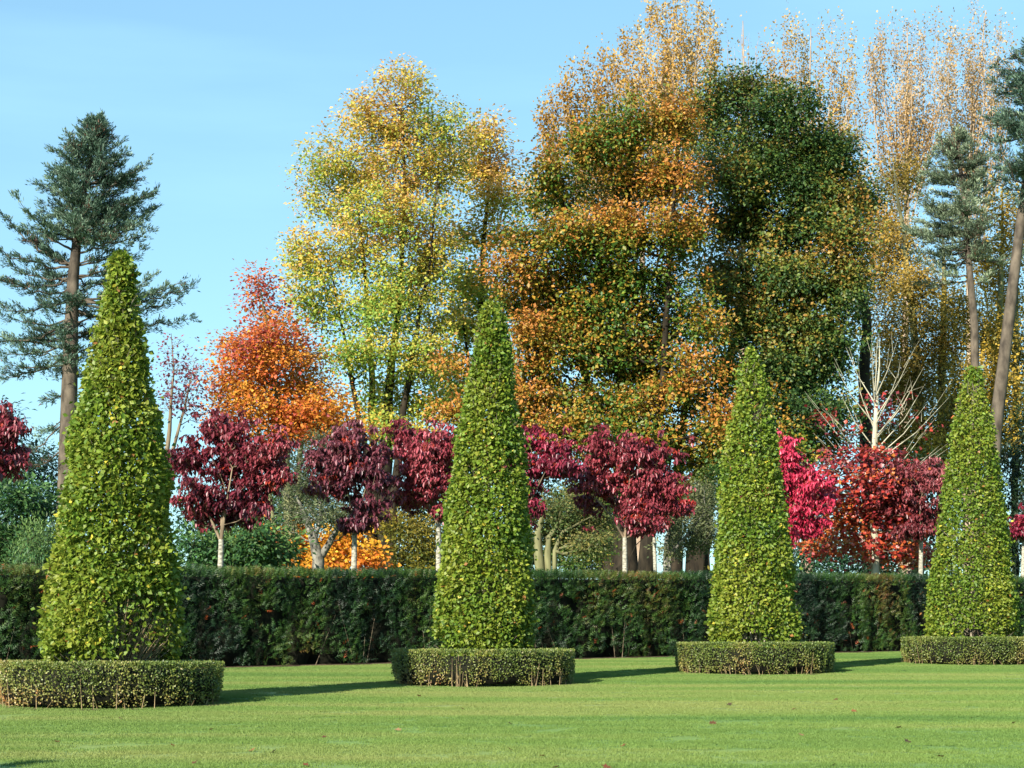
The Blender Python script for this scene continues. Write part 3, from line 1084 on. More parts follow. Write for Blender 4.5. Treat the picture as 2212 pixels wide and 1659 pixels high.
def build_cherries():
    dark = pal('602030', '7e2c3a', '983e48', 'ac5258', g=.64)
    mar = pal('6a2434', '8c3440', 'a84852', 'bc5e68', g=.68)
    pink = pal('8a1f38', 'b02c48', 'c83c58', 'e05a78', g=.92)
    dusty = pal('66282e', '8a3c42', 'a45256', 'b8686c', g=.62)
    cherry('dark maroon cherry above the glossy laurel, next to the blue-green fir', -25, 2.0,
           [(-20, 930, 70, 40), (-15, 1000, 65, 40), (20, 925, 28, 30), (22, 985, 28, 36)], 301, dark, bunch=85, vfork=1060)
    cherry('dark maroon cherry with pale trunk standing between the tall cone and the old apple tree', 478, 2.0,
           [(478, 940, 55, 36), (420, 945, 45, 30), (415, 1000, 55, 45), (500, 1000, 75, 50), (575, 985, 55, 40), (612, 960, 30, 22), (600, 1030, 34, 30), (425, 1070, 45, 40), (510, 1080, 62, 45), (470, 1130, 45, 22), (550, 1065, 40, 35), (430, 1115, 30, 20), (515, 1130, 36, 18), (560, 1105, 30, 20)],
           302, dark, bunch=265, vfork=1165)
    cherry('purple maroon cherry with pale trunk next to the grey forked apple trunk', 766, 2.0,
           [(750, 965, 35, 30), (740, 1000, 60, 30), (735, 1045, 70, 36), (800, 1040, 50, 45), (780, 1095, 70, 36), (770, 1130, 45, 18), (690, 1000, 24, 30), (815, 990, 30, 26)],
           303, pal('562834', '703442', '8a4a52', 'a06068', g=.66), bunch=215, vfork=1150)
    cherry('reddish maroon cherry whose pale trunk touches the edge of a cone', 947, 2.0,
           [(870, 955, 28, 26), (910, 985, 55, 30), (960, 965, 45, 34), (900, 1030, 60, 36), (960, 1040, 55, 46), (905, 1080, 60, 28), (965, 1100, 35, 22)],
           304, mar, bunch=215, vfork=1130)
    cherry('cherry with rosy red top leaves half hidden by a clipped cone', 1128, 2.2,
           [(1150, 965, 40, 28), (1205, 965, 45, 28), (1160, 1005, 55, 28), (1215, 1005, 40, 26), (1135, 1060, 36, 26), (1150, 1110, 22, 30), (1090, 1010, 50, 60)],
           305, pal('5a1a2a', '86283e', 'b03850', 'd05070', g=.62), bunch=150, vfork=1130)
    cherry('spreading maroon cherry with pale forked trunk between two cones', 1350, 2.0,
           [(1300, 965, 20, 24), (1300, 1005, 45, 30), (1370, 985, 45, 30), (1430, 985, 40, 26), (1265, 1040, 50, 28), (1340, 1045, 65, 34), (1420, 1040, 60, 40), (1465, 1050, 34, 24), (1300, 1085, 60, 28), (1370, 1090, 60, 32), (1440, 1095, 50, 18), (1370, 1130, 60, 24), (1290, 1150, 22, 12)],
           306, mar, bunch=270, vfork=1160)
    cherry('thin young cherry with sparse red lower leaves near the dark beech trunks', 1413, 4.5,
           [(1450, 1100, 40, 14), (1405, 1135, 30, 16), (1470, 1085, 25, 12), (1420, 1110, 40, 22)],
           307, pal('7a2430', 'a03038', 'c03c3c', 'd85540', g=.62), bunch=40, vfork=1160, trunk_w=.045, parts=100)
    cherry('bright pinkish red cherry beside the slim cone with pale forked trunk', 1692, 2.2,
           [(1700, 985, 22, 26), (1715, 1030, 36, 34), (1760, 1045, 36, 30), (1730, 1080, 60, 34), (1790, 1075, 40, 26), (1740, 1125, 55, 34), (1705, 1150, 26, 26), (1660, 1060, 40, 60), (1800, 1100, 25, 20)],
           308, pink, bunch=250, vfork=1170)
    cherry('dusty maroon cherry with pale trunk in front of the scarlet maple', 1990, 2.0,
           [(1940, 1030, 45, 22), (2000, 1030, 50, 24), (1960, 1065, 60, 26), (2020, 1070, 36, 34), (1930, 1095, 50, 16), (1990, 1110, 50, 26), (1970, 1145, 45, 16), (2040, 1040, 20, 30)],
           309, dusty, bunch=240, vfork=1165)
    cherry('small crimson cherry seen past the bright green cone beside the leaning trunk', 2212, 2.4,
           [(2210, 1150, 30, 14), (2225, 1130, 30, 20)], 310, pal('7a1c34', '9c2c44', 'b83c54', 'cc5068', g=.62), bunch=40, vfork=1170, parts=60)

# ------------------------------------------------------------------ conifers
def conifer(label, Y, trunk_uv, trunk_r, branches, seed, palette, dens=1.0, depthr=1.0, bare=None, tw=.05):
    """branches: list of (trunk v, tip u, tip v); each gets flat, tufted sprays"""
    rng = np.random.default_rng(seed)
    tpts = [at(u, v, Y) for u, v in trunk_uv]
    b = gnd(trunk_uv[0][0], Y)
    tpts[0] = b - np.array([0, 0, .1])
    TP, TR = densify(tpts, trunk_r, .3)
    o = thing('fir_tree', b, label, 'tree', 'tall blue-green firs')
    V, F = polytube(TP, TR, 10)
    mesh_obj('trunk', V, F, M['barkfir'], o, smooth=True)
    segs0, segs1, r0s, r1s = [], [], [], []
    LP, LA, LN, LS, LT = [], [], [], [], []
    tz = TP[:, 2]
    for bi, br in enumerate(branches):
        v0, u1, v1 = br[:3]
        z0 = at(0, v0, Y)[2]
        j = int(np.argmin(np.abs(tz - z0)))
        p0 = TP[j]
        dy = br[3] if len(br) > 3 else rng.uniform(-1, 1) * depthr
        p1 = at(u1, v1, Y)
        p1 = p1 + np.array([0, dy, 0])
        L = np.linalg.norm(p1 - p0)
        if L < .05:
            continue
        k = max(4, int(L / .22))
        t = np.linspace(0, 1, k + 1)
        sag = -.10 * L * np.sin(np.pi * t) + rng.normal() * .02
        path = p0 + (p1 - p0) * t[:, None]
        path[:, 2] += sag
        path[1:-1] += rng.normal(size=(k - 1, 3)) * .035
        rb = np.interp(t, [0, 1], [.018 + .010 * L, .006])
        segs0.append(path[:-1]); segs1.append(path[1:]); r0s.append(rb[:-1]); r1s.append(rb[1:])
        start = .12 if L < 1.2 else .22
        fulld = unit((p1 - p0)[None])[0]
        side = unit(np.cross(fulld, [0, 0, 1.])[None])[0]
        for q in range(k + 1):
            if t[q] < start:
                continue
            wid = (.20 + .16 * L * (1 - t[q]) ** .7) * rng.uniform(.6, 1.3)
            for sgn in (-1, 1, 0):
                if rng.random() < .18:
                    continue
                tl = wid if sgn else .24
                d = unit((side * sgn * .9 + fulld * .6 + np.array([0, 0, rng.uniform(-.30, .55)]))[None])[0]
                e = path[q] + d * tl
                segs0.append(path[q][None]); segs1.append(e[None]); r0s.append(np.array([.007])); r1s.append(np.array([.003]))
                nn = int(max(6, tl / .055 * 6) * dens)
                tt = rng.uniform(.05, 1.05, nn)
                P = path[q] + d * (tl * tt)[:, None] + rng.normal(size=(nn, 3)) * np.array([.04, .04, .035])
                A = unit(d + rdir(rng, nn) * .75 + np.array([0, 0, .42]))
                LP.append(P); LA.append(A)
                LN.append(unit(rdir(rng, nn) * .7 + np.array([0, 0, .8])))
                LS.append(rng.uniform(.08, .155, nn))
                LT.append(np.full(nn, rng.normal() * .10) + .15 * (tt - .5))
    V, F = tubes(np.concatenate(segs0), np.concatenate(segs1), np.concatenate(r0s), np.concatenate(r1s), 4)
    mesh_obj('branches', V, F, M['barkfir'], o)
    P = np.concatenate(LP)
    t = .48 + np.concatenate(LT) + .7 * (noise(P, .8, seed) - .5) + rng.normal(size=len(P)) * .10
    cols = grad(palette, t) * np.clip(1 + rng.normal(size=len(P)) * .2, .5, 1.6)[:, None]
    cone_ = noise(P, 1.6, seed + 5) > .78
    brown = cone_ & (rng.random(len(P)) < .22)
    cols[brown] = lin('7a5a4a') * .7
    f = leaf_mesh('crown', P, np.concatenate(LA), np.concatenate(LN), np.concatenate(LS), cols, T_diamond(.25, .05), M['needle'], o)
    f['kind'] = 'stuff'
    return o

def prof_branches(rng, prof, n, uc, drop=25, depthr=1.6):
    """random branches filling an outline: prof = [(v, left u, right u)]"""
    out = []
    vv = np.array([p[0] for p in prof], float)
    ll = np.array([p[1] for p in prof], float)
    rr = np.array([p[2] for p in prof], float)
    for k in range(n):
        v = vv[0] + (vv[-1] - vv[0]) * (k + rng.random()) / n
        l, r = np.interp(v, vv, ll), np.interp(v, vv, rr)
        c = np.interp(v, *uc)
        a = rng.uniform(0, 2 * np.pi)
        ca = math.cos(a)
        reach = (r - c) if ca > 0 else (c - l)
        f = rng.uniform(.55, 1.14)
        out.append((v + drop * rng.uniform(.4, 1.2), c + ca * reach * f, v + rng.uniform(-6, 10), math.sin(a) * depthr * f * (abs(r - l) / 240)))
    return out

def build_conifers():
    blue = pal('1c2c22', '30463a', '4a6252', '687e6a', '849680', g=1.0)
    rng = np.random.default_rng(41)
    trunk = [(140, 1391), (146, 1000), (152, 760), (158, 600), (166, 520), (180, 420), (196, 330), (206, 255)]
    tr = [.34, .26, .21, .165, .13, .09, .05, .012]
    uc = ([255, 330, 420, 520, 600, 760, 1000], [206, 196, 180, 166, 158, 152, 146])
    br = prof_branches(rng, [(258, 196, 214), (290, 165, 240), (330, 130, 280), (380, 105, 300), (430, 85, 318), (470, 75, 322), (505, 80, 305)], 125, uc, 24, 1.7)
    br += [(470, 320, 400), (455, 312, 352), (500, 318, 440), (520, 310, 470), (535, 296, 505)]
    # left sweeping boughs
    for v0, u1, v1 in [(560, -10, 440), (575, 30, 470), (585, -30, 520), (560, 50, 500), (610, -30, 590), (600, 10, 560), (630, 40, 620), (650, -20, 660), (560, 90, 520), (680, 20, 690),
                       (700, -40, 740), (730, 10, 760), (720, 60, 700), (760, -30, 800), (790, 30, 790), (640, 80, 640), (690, 90, 700), (770, 80, 760), (820, 85, 850), (545, 60, 455), (590, 70, 570), (745, -60, 690)]:
        br.append((v0, u1 + rng.uniform(-6, 6), v1 + rng.uniform(-6, 6)))
    # right boughs
    for v0, u1, v1 in [(590, 305, 545), (575, 290, 520), (600, 250, 575), (640, 395, 600), (640, 412, 620), (660, 408, 685), (650, 350, 625), (640, 330, 600), (690, 260, 660), (720, 240, 700), (760, 225, 745), (620, 230, 600), (800, 215, 800), (650, 380, 650), (560, 240, 530)]:
        br.append((v0, u1, v1, rng.uniform(-.3, .3)))
    for k in range(22):
        v0 = rng.uniform(560, 800)
        br.append((v0, 156 + rng.uniform(-95, 70), v0 + rng.uniform(-20, 25), rng.choice([-1, 1]) * rng.uniform(.8, 1.7)))
    br += [(890, 75, 930), (905, 60, 985), (980, 55, 1010)]
    conifer('tall blue-green fir with bare lower trunk behind the cone with dead stems', 52, trunk, tr, br, 42, blue, 1.0, 1.2)

    grey = pal('344034', '4e5c48', '6a7860', '869478', '9ca48a', g=1.1)
    rng = np.random.default_rng(43)
    trunk = [(2112, 1391), (2105, 700), (2092, 560), (2083, 420), (2072, 340), (2066, 285)]
    uc = ([285, 420, 560, 700], [2066, 2083, 2092, 2105])
    br = prof_branches(rng, [(288, 2050, 2080), (320, 2025, 2110), (370, 1995, 2130), (420, 1975, 2140), (470, 1958, 2140), (520, 1955, 2150), (555, 1985, 2140)], 115, uc, 14, 2.0)
    br += [(600, 1985, 570), (610, 2150, 580), (590, 2000, 600), (560, 2200, 560)]
    conifer('grey-green fir with pale trunk standing among the golden birches', 64, trunk, [.22, .14, .11, .08, .05, .012], br, 44, grey, 1.0, 1.5)

    rng = np.random.default_rng(45)
    trunk = [(2118, 1391), (2150, 930), (2178, 700), (2206, 470), (2222, 350), (2236, 240), (2244, 90)]
    uc = ([90, 240, 350, 470, 700], [2244, 2236, 2222, 2206, 2178])
    br = prof_branches(rng, [(95, 2225, 2262), (140, 2165, 2300), (190, 2160, 2320), (250, 2150, 2340), (300, 2145, 2350), (340, 2165, 2350), (380, 2175, 2330)], 100, uc, 14, 1.8)
    br += [(400, 2150, 395), (420, 2195, 440), (410, 2140, 330), (500, 2300, 470)]
    conifer('leaning fir with tall bare trunk beside the bright green cone', 46, trunk, [.22, .165, .145, .12, .09, .05, .012], br, 46, blue, 1.0, 1.3)

# ------------------------------------------------------------------ broadleaf trees
def T(u0, Y, *uvr):
    """trunk from ground at column u0 through (u, v, radius, dy) points"""
    b = gnd(u0, Y)
    P = [b - np.array([0, 0, .1])]
    Rr = [uvr[0][2] * 1.25]
    for q in uvr:
        P.append(at(q[0], q[1], Y) + np.array([0, q[3] if len(q) > 3 else 0, 0]))
        Rr.append(q[2])
    return P, Rr

def build_broadleaf():
    # --- yellow-green maple, many stems
    rng = np.random.default_rng(61)
    Y = 58
    L = [(868, 195, 55, 45), (800, 260, 80, 55), (900, 285, 95, 75), (960, 290, 45, 60), (740, 350, 85, 60), (850, 380, 120, 70), (950, 390, 65, 70), (700, 430, 62, 50), (790, 470, 110, 65), (910, 480, 95, 65),
         (685, 545, 62, 50), (760, 570, 95, 55), (870, 590, 90, 60), (960, 560, 50, 60), (655, 610, 48, 45), (710, 660, 85, 45), (820, 680, 80, 55), (920, 690, 75, 60), (770, 750, 80, 40), (880, 780, 75, 55), (950, 790, 45, 50), (830, 850, 70, 45), (920, 880, 60, 50), (800, 900, 45, 40), (870, 940, 60, 40)]
    pts = lobes_pts([l + (rng.uniform(-1, 1), 1.4) for l in L], Y, 3000, rng, 3.4, .42, 1.0, 10, 1.16)
    lv = spray(pts, 25, .19, .098, rng, pal('6c9038', '90a640', 'b0b048', 'c8b44a', 'd4ae50', 'd8a468', g=.86), nf=.5, kz=.45, kx=-.15, amp=.7, bias=-.06, cj=.14, jit=.14, tmpl=T_diamond(.75, .12), seed=1, vary=.12)
    tr = [T(828, Y, (826, 1180, .30), (835, 900, .16, .2), (860, 640, .09, .3), (875, 420, .05), (872, 250, .02)),
          T(815, Y + .5, (808, 1100, .16, .5), (800, 800, .10, .6), (785, 560, .05), (770, 400, .02)),
          T(838, Y - .4, (845, 1100, .15, -.1), (890, 760, .08, 0), (930, 560, .04), (945, 380, .02)),
          T(822, Y - .3, (790, 1000, .11, 0), (745, 740, .05, 0.3), (710, 560, .02, .3))]
    tree('yellow_maple_tree', 'tall round yellow-green tree with many dark stems behind the orange maple', gnd(828, Y), tr, pts, lv, rng, bark='barkdark', group='large autumn trees behind the cherries', thin=True)
    # --- slender yellow tree
    rng = np.random.default_rng(62)
    Y = 63
    L = [(1062, 290, 48, 40), (1050, 350, 62, 50), (1065, 430, 65, 45), (1030, 500, 60, 40), (1098, 490, 38, 35), (1010, 590, 50, 45), (1050, 640, 45, 40), (1000, 700, 50, 50), (970, 800, 50, 50), (1000, 870, 40, 50)]
    pts = lobes_pts(L, Y, 480, rng, 1.8, .45, .4, 8, 1.1)
    lv = spray(pts, 38, .28, .12, rng, pal('7a9c38', 'a8b040', 'ccb446', 'deb85a', 'e0b070', g=.85), nf=.9, kz=.7, amp=.7, tmpl=T_diamond(.75, .12), seed=2, vary=.12)
    tr = [T(1030, Y, (1035, 900, .14), (1038, 640, .10), (1050, 450, .06), (1060, 300, .015)), T(1030, Y, (1020, 850, .07), (1000, 700, .04), (985, 640, .015))]
    tree('yellow_maple_tree', 'slender pale yellow tree next to the tall round yellow-green tree', gnd(1030, Y), tr, pts, lv, rng, bark='barkdark', group='large autumn trees behind the cherries', thin=True)
    # --- orange maple
    rng = np.random.default_rng(63)
    Y = 46
    L = [(558, 625, 24, 40), (572, 690, 48, 50), (600, 760, 75, 55), (545, 760, 45, 40), (500, 755, 26, 24), (500, 820, 45, 36), (570, 830, 75, 45), (660, 800, 55, 60), (650, 870, 80, 45), (540, 880, 70, 40), (700, 880, 50, 36), (600, 925, 90, 32), (520, 925, 45, 28), (690, 935, 70, 30), (780, 930, 35, 22), (655, 720, 22, 30)]
    pts = lobes_pts(L, Y, 760, rng, 1.8, .42, .9, 5, 1.2)
    lv = spray(pts, 34, .22, .085, rng, pal('a04248', 'c85c40', 'de7a3a', 'e69438', 'eab244', g=.72), nf=.9, kz=-.30, kx=.30, amp=.8, bias=.10, tmpl=T_diamond(.8, .12), seed=3, vary=.12)
    tr = [T(628, Y, (628, 1180, .16), (615, 980, .12), (595, 840, .08), (565, 640, .015)), T(628, Y, (650, 960, .07), (668, 830, .02)), T(628, Y, (570, 960, .06), (510, 850, .02))]
    tree('orange_maple_tree', 'blazing orange maple with red tips in front of the yellow-green tree', gnd(628, Y), tr, pts, lv, rng, bark='barkmoss', group='large autumn trees behind the cherries')
    # --- purple bare tree
    rng = np.random.default_rng(64)
    Y = 44
    L = [(365, 780, 32, 70), (395, 790, 42, 70), (400, 860, 40, 40), (420, 830, 24, 50), (440, 900, 30, 16), (360, 860, 30, 40)]
    pts = lobes_pts(L, Y, 150, rng, 1.2, .6)
    lv = spray(pts, 7, .16, .075, rng, pal('5c2c3c', '7a3a48', '985058', g=.7), nf=.5, tmpl=T_diamond(.8, .1), seed=4)
    tr = [T(345, Y, (350, 1100, .08), (365, 930, .05), (375, 800, .02), (370, 720, .006)), T(345, Y, (365, 1000, .05), (400, 880, .03), (420, 780, .006))]
    tree('bare_purple_tree', 'nearly leafless small tree with a few purple leaves beside the tall cone', gnd(345, Y), tr, pts, lv, rng, bark='bark', gr=dict(rtip=.0045))
    # --- golden beech
    rng = np.random.default_rng(65)
    Y = 56
    L = [(1250, 330, 85, 45), (1180, 380, 45, 45), (1360, 300, 95, 60), (1450, 270, 60, 70), (1210, 430, 80, 45), (1330, 410, 110, 55), (1440, 390, 80, 60), (1150, 520, 90, 45), (1270, 510, 110, 50), (1390, 510, 100, 55), (1480, 500, 55, 60),
         (1100, 590, 70, 35), (1210, 600, 100, 45), (1330, 600, 100, 50), (1440, 610, 80, 50), (1120, 670, 45, 30), (1200, 690, 90, 45), (1310, 700, 90, 50), (1430, 710, 90, 50), (1170, 780, 75, 45), (1280, 790, 90, 45), (1390, 800, 95, 45), (1490, 800, 60, 50),
         (1190, 860, 80, 45), (1310, 870, 95, 40), (1430, 880, 85, 45), (1530, 860, 60, 55), (1220, 940, 85, 40), (1340, 950, 100, 35), (1470, 950, 90, 40), (1570, 930, 55, 60), (1650, 890, 55, 50), (1690, 950, 45, 45), (1560, 790, 45, 40), (1540, 1020, 60, 40), (1610, 1000, 60, 45), (970, 800, 40, 30), (985, 890, 45, 35), (1140, 930, 50, 60), (1150, 640, 60, 50), (1250, 650, 80, 50), (1380, 650, 80, 50), (1240, 740, 70, 45), (1350, 750, 80, 45), (1160, 720, 45, 40), (1500, 720, 50, 50), (1120, 840, 45, 50)]
    pts = lobes_pts([l + (rng.uniform(-1.2, 1.2), 1.15) for l in L], Y, 6800, rng, 2.5, .62, .6, 10, 1.32)
    lv = spray(pts, 22, .18, .114, rng, pal('3a5e20', '547226', '787a26', '9c7e2a', 'ae7c2e', 'b67638', g=.82), mat='beech', nf=.35, kz=-.12, kx=-.15, amp=1.0, bias=-.02, cj=.20, jit=.17, tmpl=T_diamond(.7, .12), seed=5, flat=.8, vary=.15)
    tr = [T(1355, Y, (1357, 1200, .40, 1.5), (1350, 1000, .28, 1.5), (1345, 760, .18, 1.5), (1350, 540, .10, 1), (1362, 380, .05), (1370, 270, .02)),
          T(1318, Y + 1, (1316, 1200, .32, 1), (1300, 1000, .20, 1.5), (1262, 780, .12, 1.5), (1230, 560, .06, .8), (1215, 400, .02)),
          T(1390, Y - .5, (1392, 1200, .24, -.5), (1420, 960, .14, 0), (1440, 700, .09, 0), (1450, 450, .05, -1), (1470, 300, .015)),
          T(1465, Y + 1.5, (1465, 1200, .28, 1.5), (1480, 950, .14, 1.5), (1500, 800, .07, 1.5), (1510, 700, .02, 1.5))]
    tree('golden_beech_tree', 'broad beech with mixed green and golden brown leaves above the spreading cherry', gnd(1355, Y), tr, pts, lv, rng, bark='barkdark', group='large autumn trees behind the cherries', thin=True)
    # bare pale snag limb in the golden beech
    # --- dark beech
    rng = np.random.default_rng(66)
    Y = 59
    L = [(1625, 190, 60, 45), (1545, 215, 45, 55), (1690, 240, 65, 55), (1590, 290, 95, 60), (1720, 320, 85, 60), (1800, 340, 55, 55), (1560, 390, 75, 55), (1670, 400, 95, 55), (1780, 420, 85, 60), (1850, 440, 35, 50), (1590, 490, 85, 55), (1700, 510, 100, 55), (1810, 520, 70, 60),
         (1560, 590, 60, 50), (1650, 610, 95, 55), (1760, 620, 90, 55), (1840, 620, 45, 60), (1590, 700, 70, 45), (1690, 710, 90, 50), (1790, 720, 70, 50), (1640, 790, 80, 45), (1740, 810, 90, 45), (1820, 790, 30, 35), (1700, 880, 80, 45), (1780, 890, 70, 45), (1740, 960, 70, 35), (1690, 1010, 40, 30)]
    pts = lobes_pts([l + (rng.uniform(-1.2, 1.2), 1.15) for l in L], Y, 6400, rng, 2.5, .62, .6, 10, 1.36)
    lv = spray(pts, 22, .18, .114, rng, pal('2e4a20', '46602a', '62702c', '7c762e', '947430', 'a07030', g=.84), mat='beech', nf=.45, amp=.7, bias=-.24, cj=.17, jit=.15, kx=0, kz=.1, tmpl=T_diamond(.7, .12), seed=6, flat=.8, vary=.15)
    tr = [T(1505, Y, (1510, 1200, .38), (1540, 950, .2, 1), (1600, 700, .14, 1), (1640, 480, .09), (1640, 320, .05), (1625, 180, .02)),
          T(1700, Y + 1, (1700, 1100, .24, 1), (1710, 850, .17, 1), (1730, 600, .10, 1), (1740, 400, .05, 1), (1720, 250, .02)),
          T(1885, Y + 1.5, (1885, 800, .2, 1.5), (1890, 660, .16, 1.5), (1850, 540, .09, 1.5), (1830, 430, .03, 1.5))]
    tree('dark_beech_tree', 'large dark green beech just turning brown beside the golden beech', gnd(1505, Y), tr, pts, lv, rng, bark='barkdark', group='large autumn trees behind the cherries', thin=True)
    # --- poplars
    gold = pal('a87c30', 'c09038', 'd0a448', 'dab464', 'dec08c', g=.68)
    palegold = pal('a07c44', 'bc9454', 'd0aa70', 'dabc92', g=.66)
    def poplar(label, u0, Y, tops, seed, palette, per, nper, vbase=820, leafs=.12, spread=.20):
        rng = np.random.default_rng(seed)
        tr = [T(u0, Y, (u0, 1000, .30), (u0, 700, .17), (u0 + rng.uniform(-8, 8), 400, .08), (u0 + rng.uniform(-8, 8), 180, .02))]
        tr[0][0][-1] = at(*tops[len(tops) // 2], Y)
        pts = []
        for (u, v) in tops:
            for rep in range(3):
                uu, vv = u + rng.normal() * 9 * rep, v + rep * rng.uniform(20, 120)
                e = at(uu, vv, Y) + np.array([0, rng.uniform(-1.6, 1.6), 0])
                vb = vv + rng.uniform(.45, .8) * (vbase - vv)
                s = at(u0 + (uu - u0) * rng.uniform(.15, .4), vb, Y)
                mid = s * .45 + e * .55 + np.array([(e[0] - s[0]) * .28, (e[1] - s[1]) * .28, 0])
                wv = rng.normal(size=(2, 3)) * .18
                tr.append(([s, s * .5 + mid * .5 + wv[0], mid, mid * .45 + e * .55 + wv[1] * .7, e], [.042, .032, .022, .012, .003]))
                n = nper
                t = rng.random(n) ** .75
                pp = np.where(t[:, None] < .5, s + (mid - s) * (t * 2)[:, None], mid + (e - mid) * ((t - .5) * 2)[:, None])
                off = rng.normal(size=(n, 3)) * np.array([.36, .36, .25]) * (1.15 - t)[:, None] * 1.4
                off[:, 2] = np.abs(off[:, 2]) + .25
                pts.append(pp + off * np.array([.7, .7, 1]))
        pts = np.concatenate(pts)
        lv = spray(pts, per, spread, leafs, rng, palette, nf=.25, amp=1.3, jit=.16, tmpl=T_diamond(.8, .1), seed=seed, flat=2.4, vary=.16, twig='twigpop')
        tree('poplar_tree', label, gnd(u0, Y), tr, pts, lv, rng, bark='twigpop', group='tall poplars at the back', gr=dict(rtip=.007, rexp=.33, kpath=.1, uppen=2.0))
    poplar('tall poplar with dense golden leaves rising behind the golden beech', 1390, 84,
           [(1165, 265), (1190, 225), (1212, 180), (1240, 150), (1265, 130), (1300, 105), (1325, 120), (1350, 60), (1385, 45), (1405, 20), (1432, 5), (1455, 40), (1480, -10), (1508, 10), (1535, 25), (1550, 75), (1290, 190), (1360, 150), (1440, 120), (1500, 110), (1180, 330), (1240, 260)], 71, gold, 18, 34, 640, .120, .13)
    poplar('thin almost bare poplar between the dense golden poplar and the upright gold one', 1605, 90,
           [(1575, 75), (1592, 100), (1605, 45), (1622, 60), (1635, 85)], 72, palegold, 4, 16, 500, .11, .12)
    poplar('upright gold poplar rising behind the dark green beech', 1745, 88,
           [(1655, 120), (1668, 85), (1690, 62), (1712, 38), (1730, 45), (1752, 60), (1770, 75), (1793, 50), (1822, 48), (1835, 90), (1850, 160)], 73, gold, 11, 26, 620, .115, .12)
    poplar('pale poplar with thin leaves next to the upright gold poplar', 1955, 88,
           [(1880, 110), (1895, 85), (1915, 50), (1940, 35), (1960, 55), (1985, 28), (2005, 60), (2028, 45), (2045, 90)], 74, palegold, 10, 44, 640, .105, .15)
    poplar('pale poplar with thin leaves behind the grey-green fir', 2095, 90,
           [(2058, 70), (2075, 50), (2092, 20), (2112, 60), (2130, 22), (2148, 60), (2160, 110), (2180, 85)], 75, palegold, 10, 44, 640, .105, .15)
    # --- gold-brown birches on the right
    olive = pal('5c5c28', '7c7030', '967e34', 'b09040', 'c4a24c', g=.82)
    rng = np.random.default_rng(81)
    Y = 71
    L = [(1930, 400, 45, 50), (1900, 480, 45, 55), (1950, 540, 60, 55), (1920, 640, 55, 60), (1990, 640, 60, 60), (1960, 740, 75, 55), (2040, 720, 45, 60), (1920, 820, 60, 55), (2010, 830, 80, 55), (1950, 910, 80, 45), (2040, 920, 70, 50), (2000, 990, 90, 40)]
    pts = lobes_pts(L, Y, 1700, rng, 3.5, .45, .3, 12, 1.3)
    lv = spray(pts, 30, .24, .105, rng, olive, nf=.8, amp=.9, kz=.2, tmpl=T_diamond(.75, .1), seed=8, flat=.9, vary=.15)
    tr = [T(1985, Y, (1985, 900, .2), (1975, 700, .14), (1950, 500, .08), (1930, 360, .02)), T(2030, Y, (2035, 800, .15), (2040, 620, .1), (2035, 480, .02))]
    tree('golden_birch_tree', 'brownish gold birch between the dark green beech and the grey-green fir', gnd(1985, Y), tr, pts, lv, rng, bark='barkmoss', group='golden birches at the back')
    rng = np.random.default_rng(82)
    Y = 68
    L = [(2165, 430, 45, 50), (2195, 520, 50, 55), (2150, 600, 40, 45), (2195, 640, 45, 60), (2120, 660, 35, 40), (2180, 740, 40, 60), (2110, 800, 60, 50), (2180, 850, 60, 50), (2090, 880, 60, 45), (2130, 950, 80, 40), (2220, 780, 50, 70), (2060, 960, 50, 35), (2130, 560, 40, 40), (2140, 730, 40, 50), (2070, 660, 40, 50), (2200, 930, 60, 50)]
    pts = lobes_pts(L, Y, 1250, rng, 3.5, .45, .3, 12, 1.25)
    lv = spray(pts, 28, .24, .105, rng, pal('64642a', '8a7a32', 'ac8e38', 'c8a640', 'd4b44c', g=.82), nf=.8, amp=.9, kz=.4, tmpl=T_diamond(.75, .1), seed=9, flat=.9, vary=.15)
    tr = [T(2150, Y, (2150, 900, .16), (2160, 700, .12), (2165, 520, .06), (2165, 400, .015)), T(2190, Y, (2195, 800, .12), (2195, 600, .07), (2200, 480, .015))]
    tree('golden_birch_tree', 'yellow gold birch behind the leaning fir trunk', gnd(2150, Y), tr, pts, lv, rng, bark='barkmoss', group='golden birches at the back')
    # --- white-stemmed red maple
    rng = np.random.default_rng(83)
    Y = 41
    tips = [(1760, 880), (1742, 860), (1800, 785), (1832, 745), (1870, 735), (1900, 728), (1925, 745), (1962, 760), (1985, 800), (2005, 825), (2030, 870), (2042, 955), (1990, 880), (1745, 945), (1755, 990), (2035, 975), (1815, 850), (1960, 830), (1850, 800), (1930, 800), (1790, 940), (2000, 930)]
    tr = [T(1890, Y, (1890, 1150, .085), (1889, 990, .075), (1893, 880, .045), (1900, 790, .018), (1900, 730, .004))]
    for k, (u, v) in enumerate(tips):
        vb = v + .25 * (1060 - v) + 40 + .35 * abs(u - 1890) + rng.uniform(-15, 15)
        s = at(1890, min(vb, 1060), Y)
        e = at(u, v, Y) + np.array([0, rng.uniform(-.9, .9), 0])
        mid = s * .5 + e * .5 + np.array([(e[0] - s[0]) * .07, 0, -.04])
        tr.append(([s, mid, e], [.017, .010, .002]))
        for r_ in range(2):
            f_ = rng.uniform(.35, .85)
            q0 = s + (e - s) * f_
            tr.append(([q0, q0 + unit((e - s)[None])[0] * rng.uniform(.25, .6) + rng.normal(size=3) * .14 + [0, 0, .08]], [.006, .0015]))
    L = [(1880, 990, 100, 22), (1960, 1000, 60, 22), (1800, 1020, 75, 24), (1890, 1050, 130, 36), (1800, 1070, 60, 40), (1850, 1120, 95, 40), (1950, 1110, 70, 40), (1830, 1180, 85, 30), (1930, 1185, 95, 34), (1990, 1200, 50, 24), (1760, 1150, 40, 30)]
    pts = lobes_pts(L, Y, 430, rng, 1.4, .5, .7, 0, 1.12)
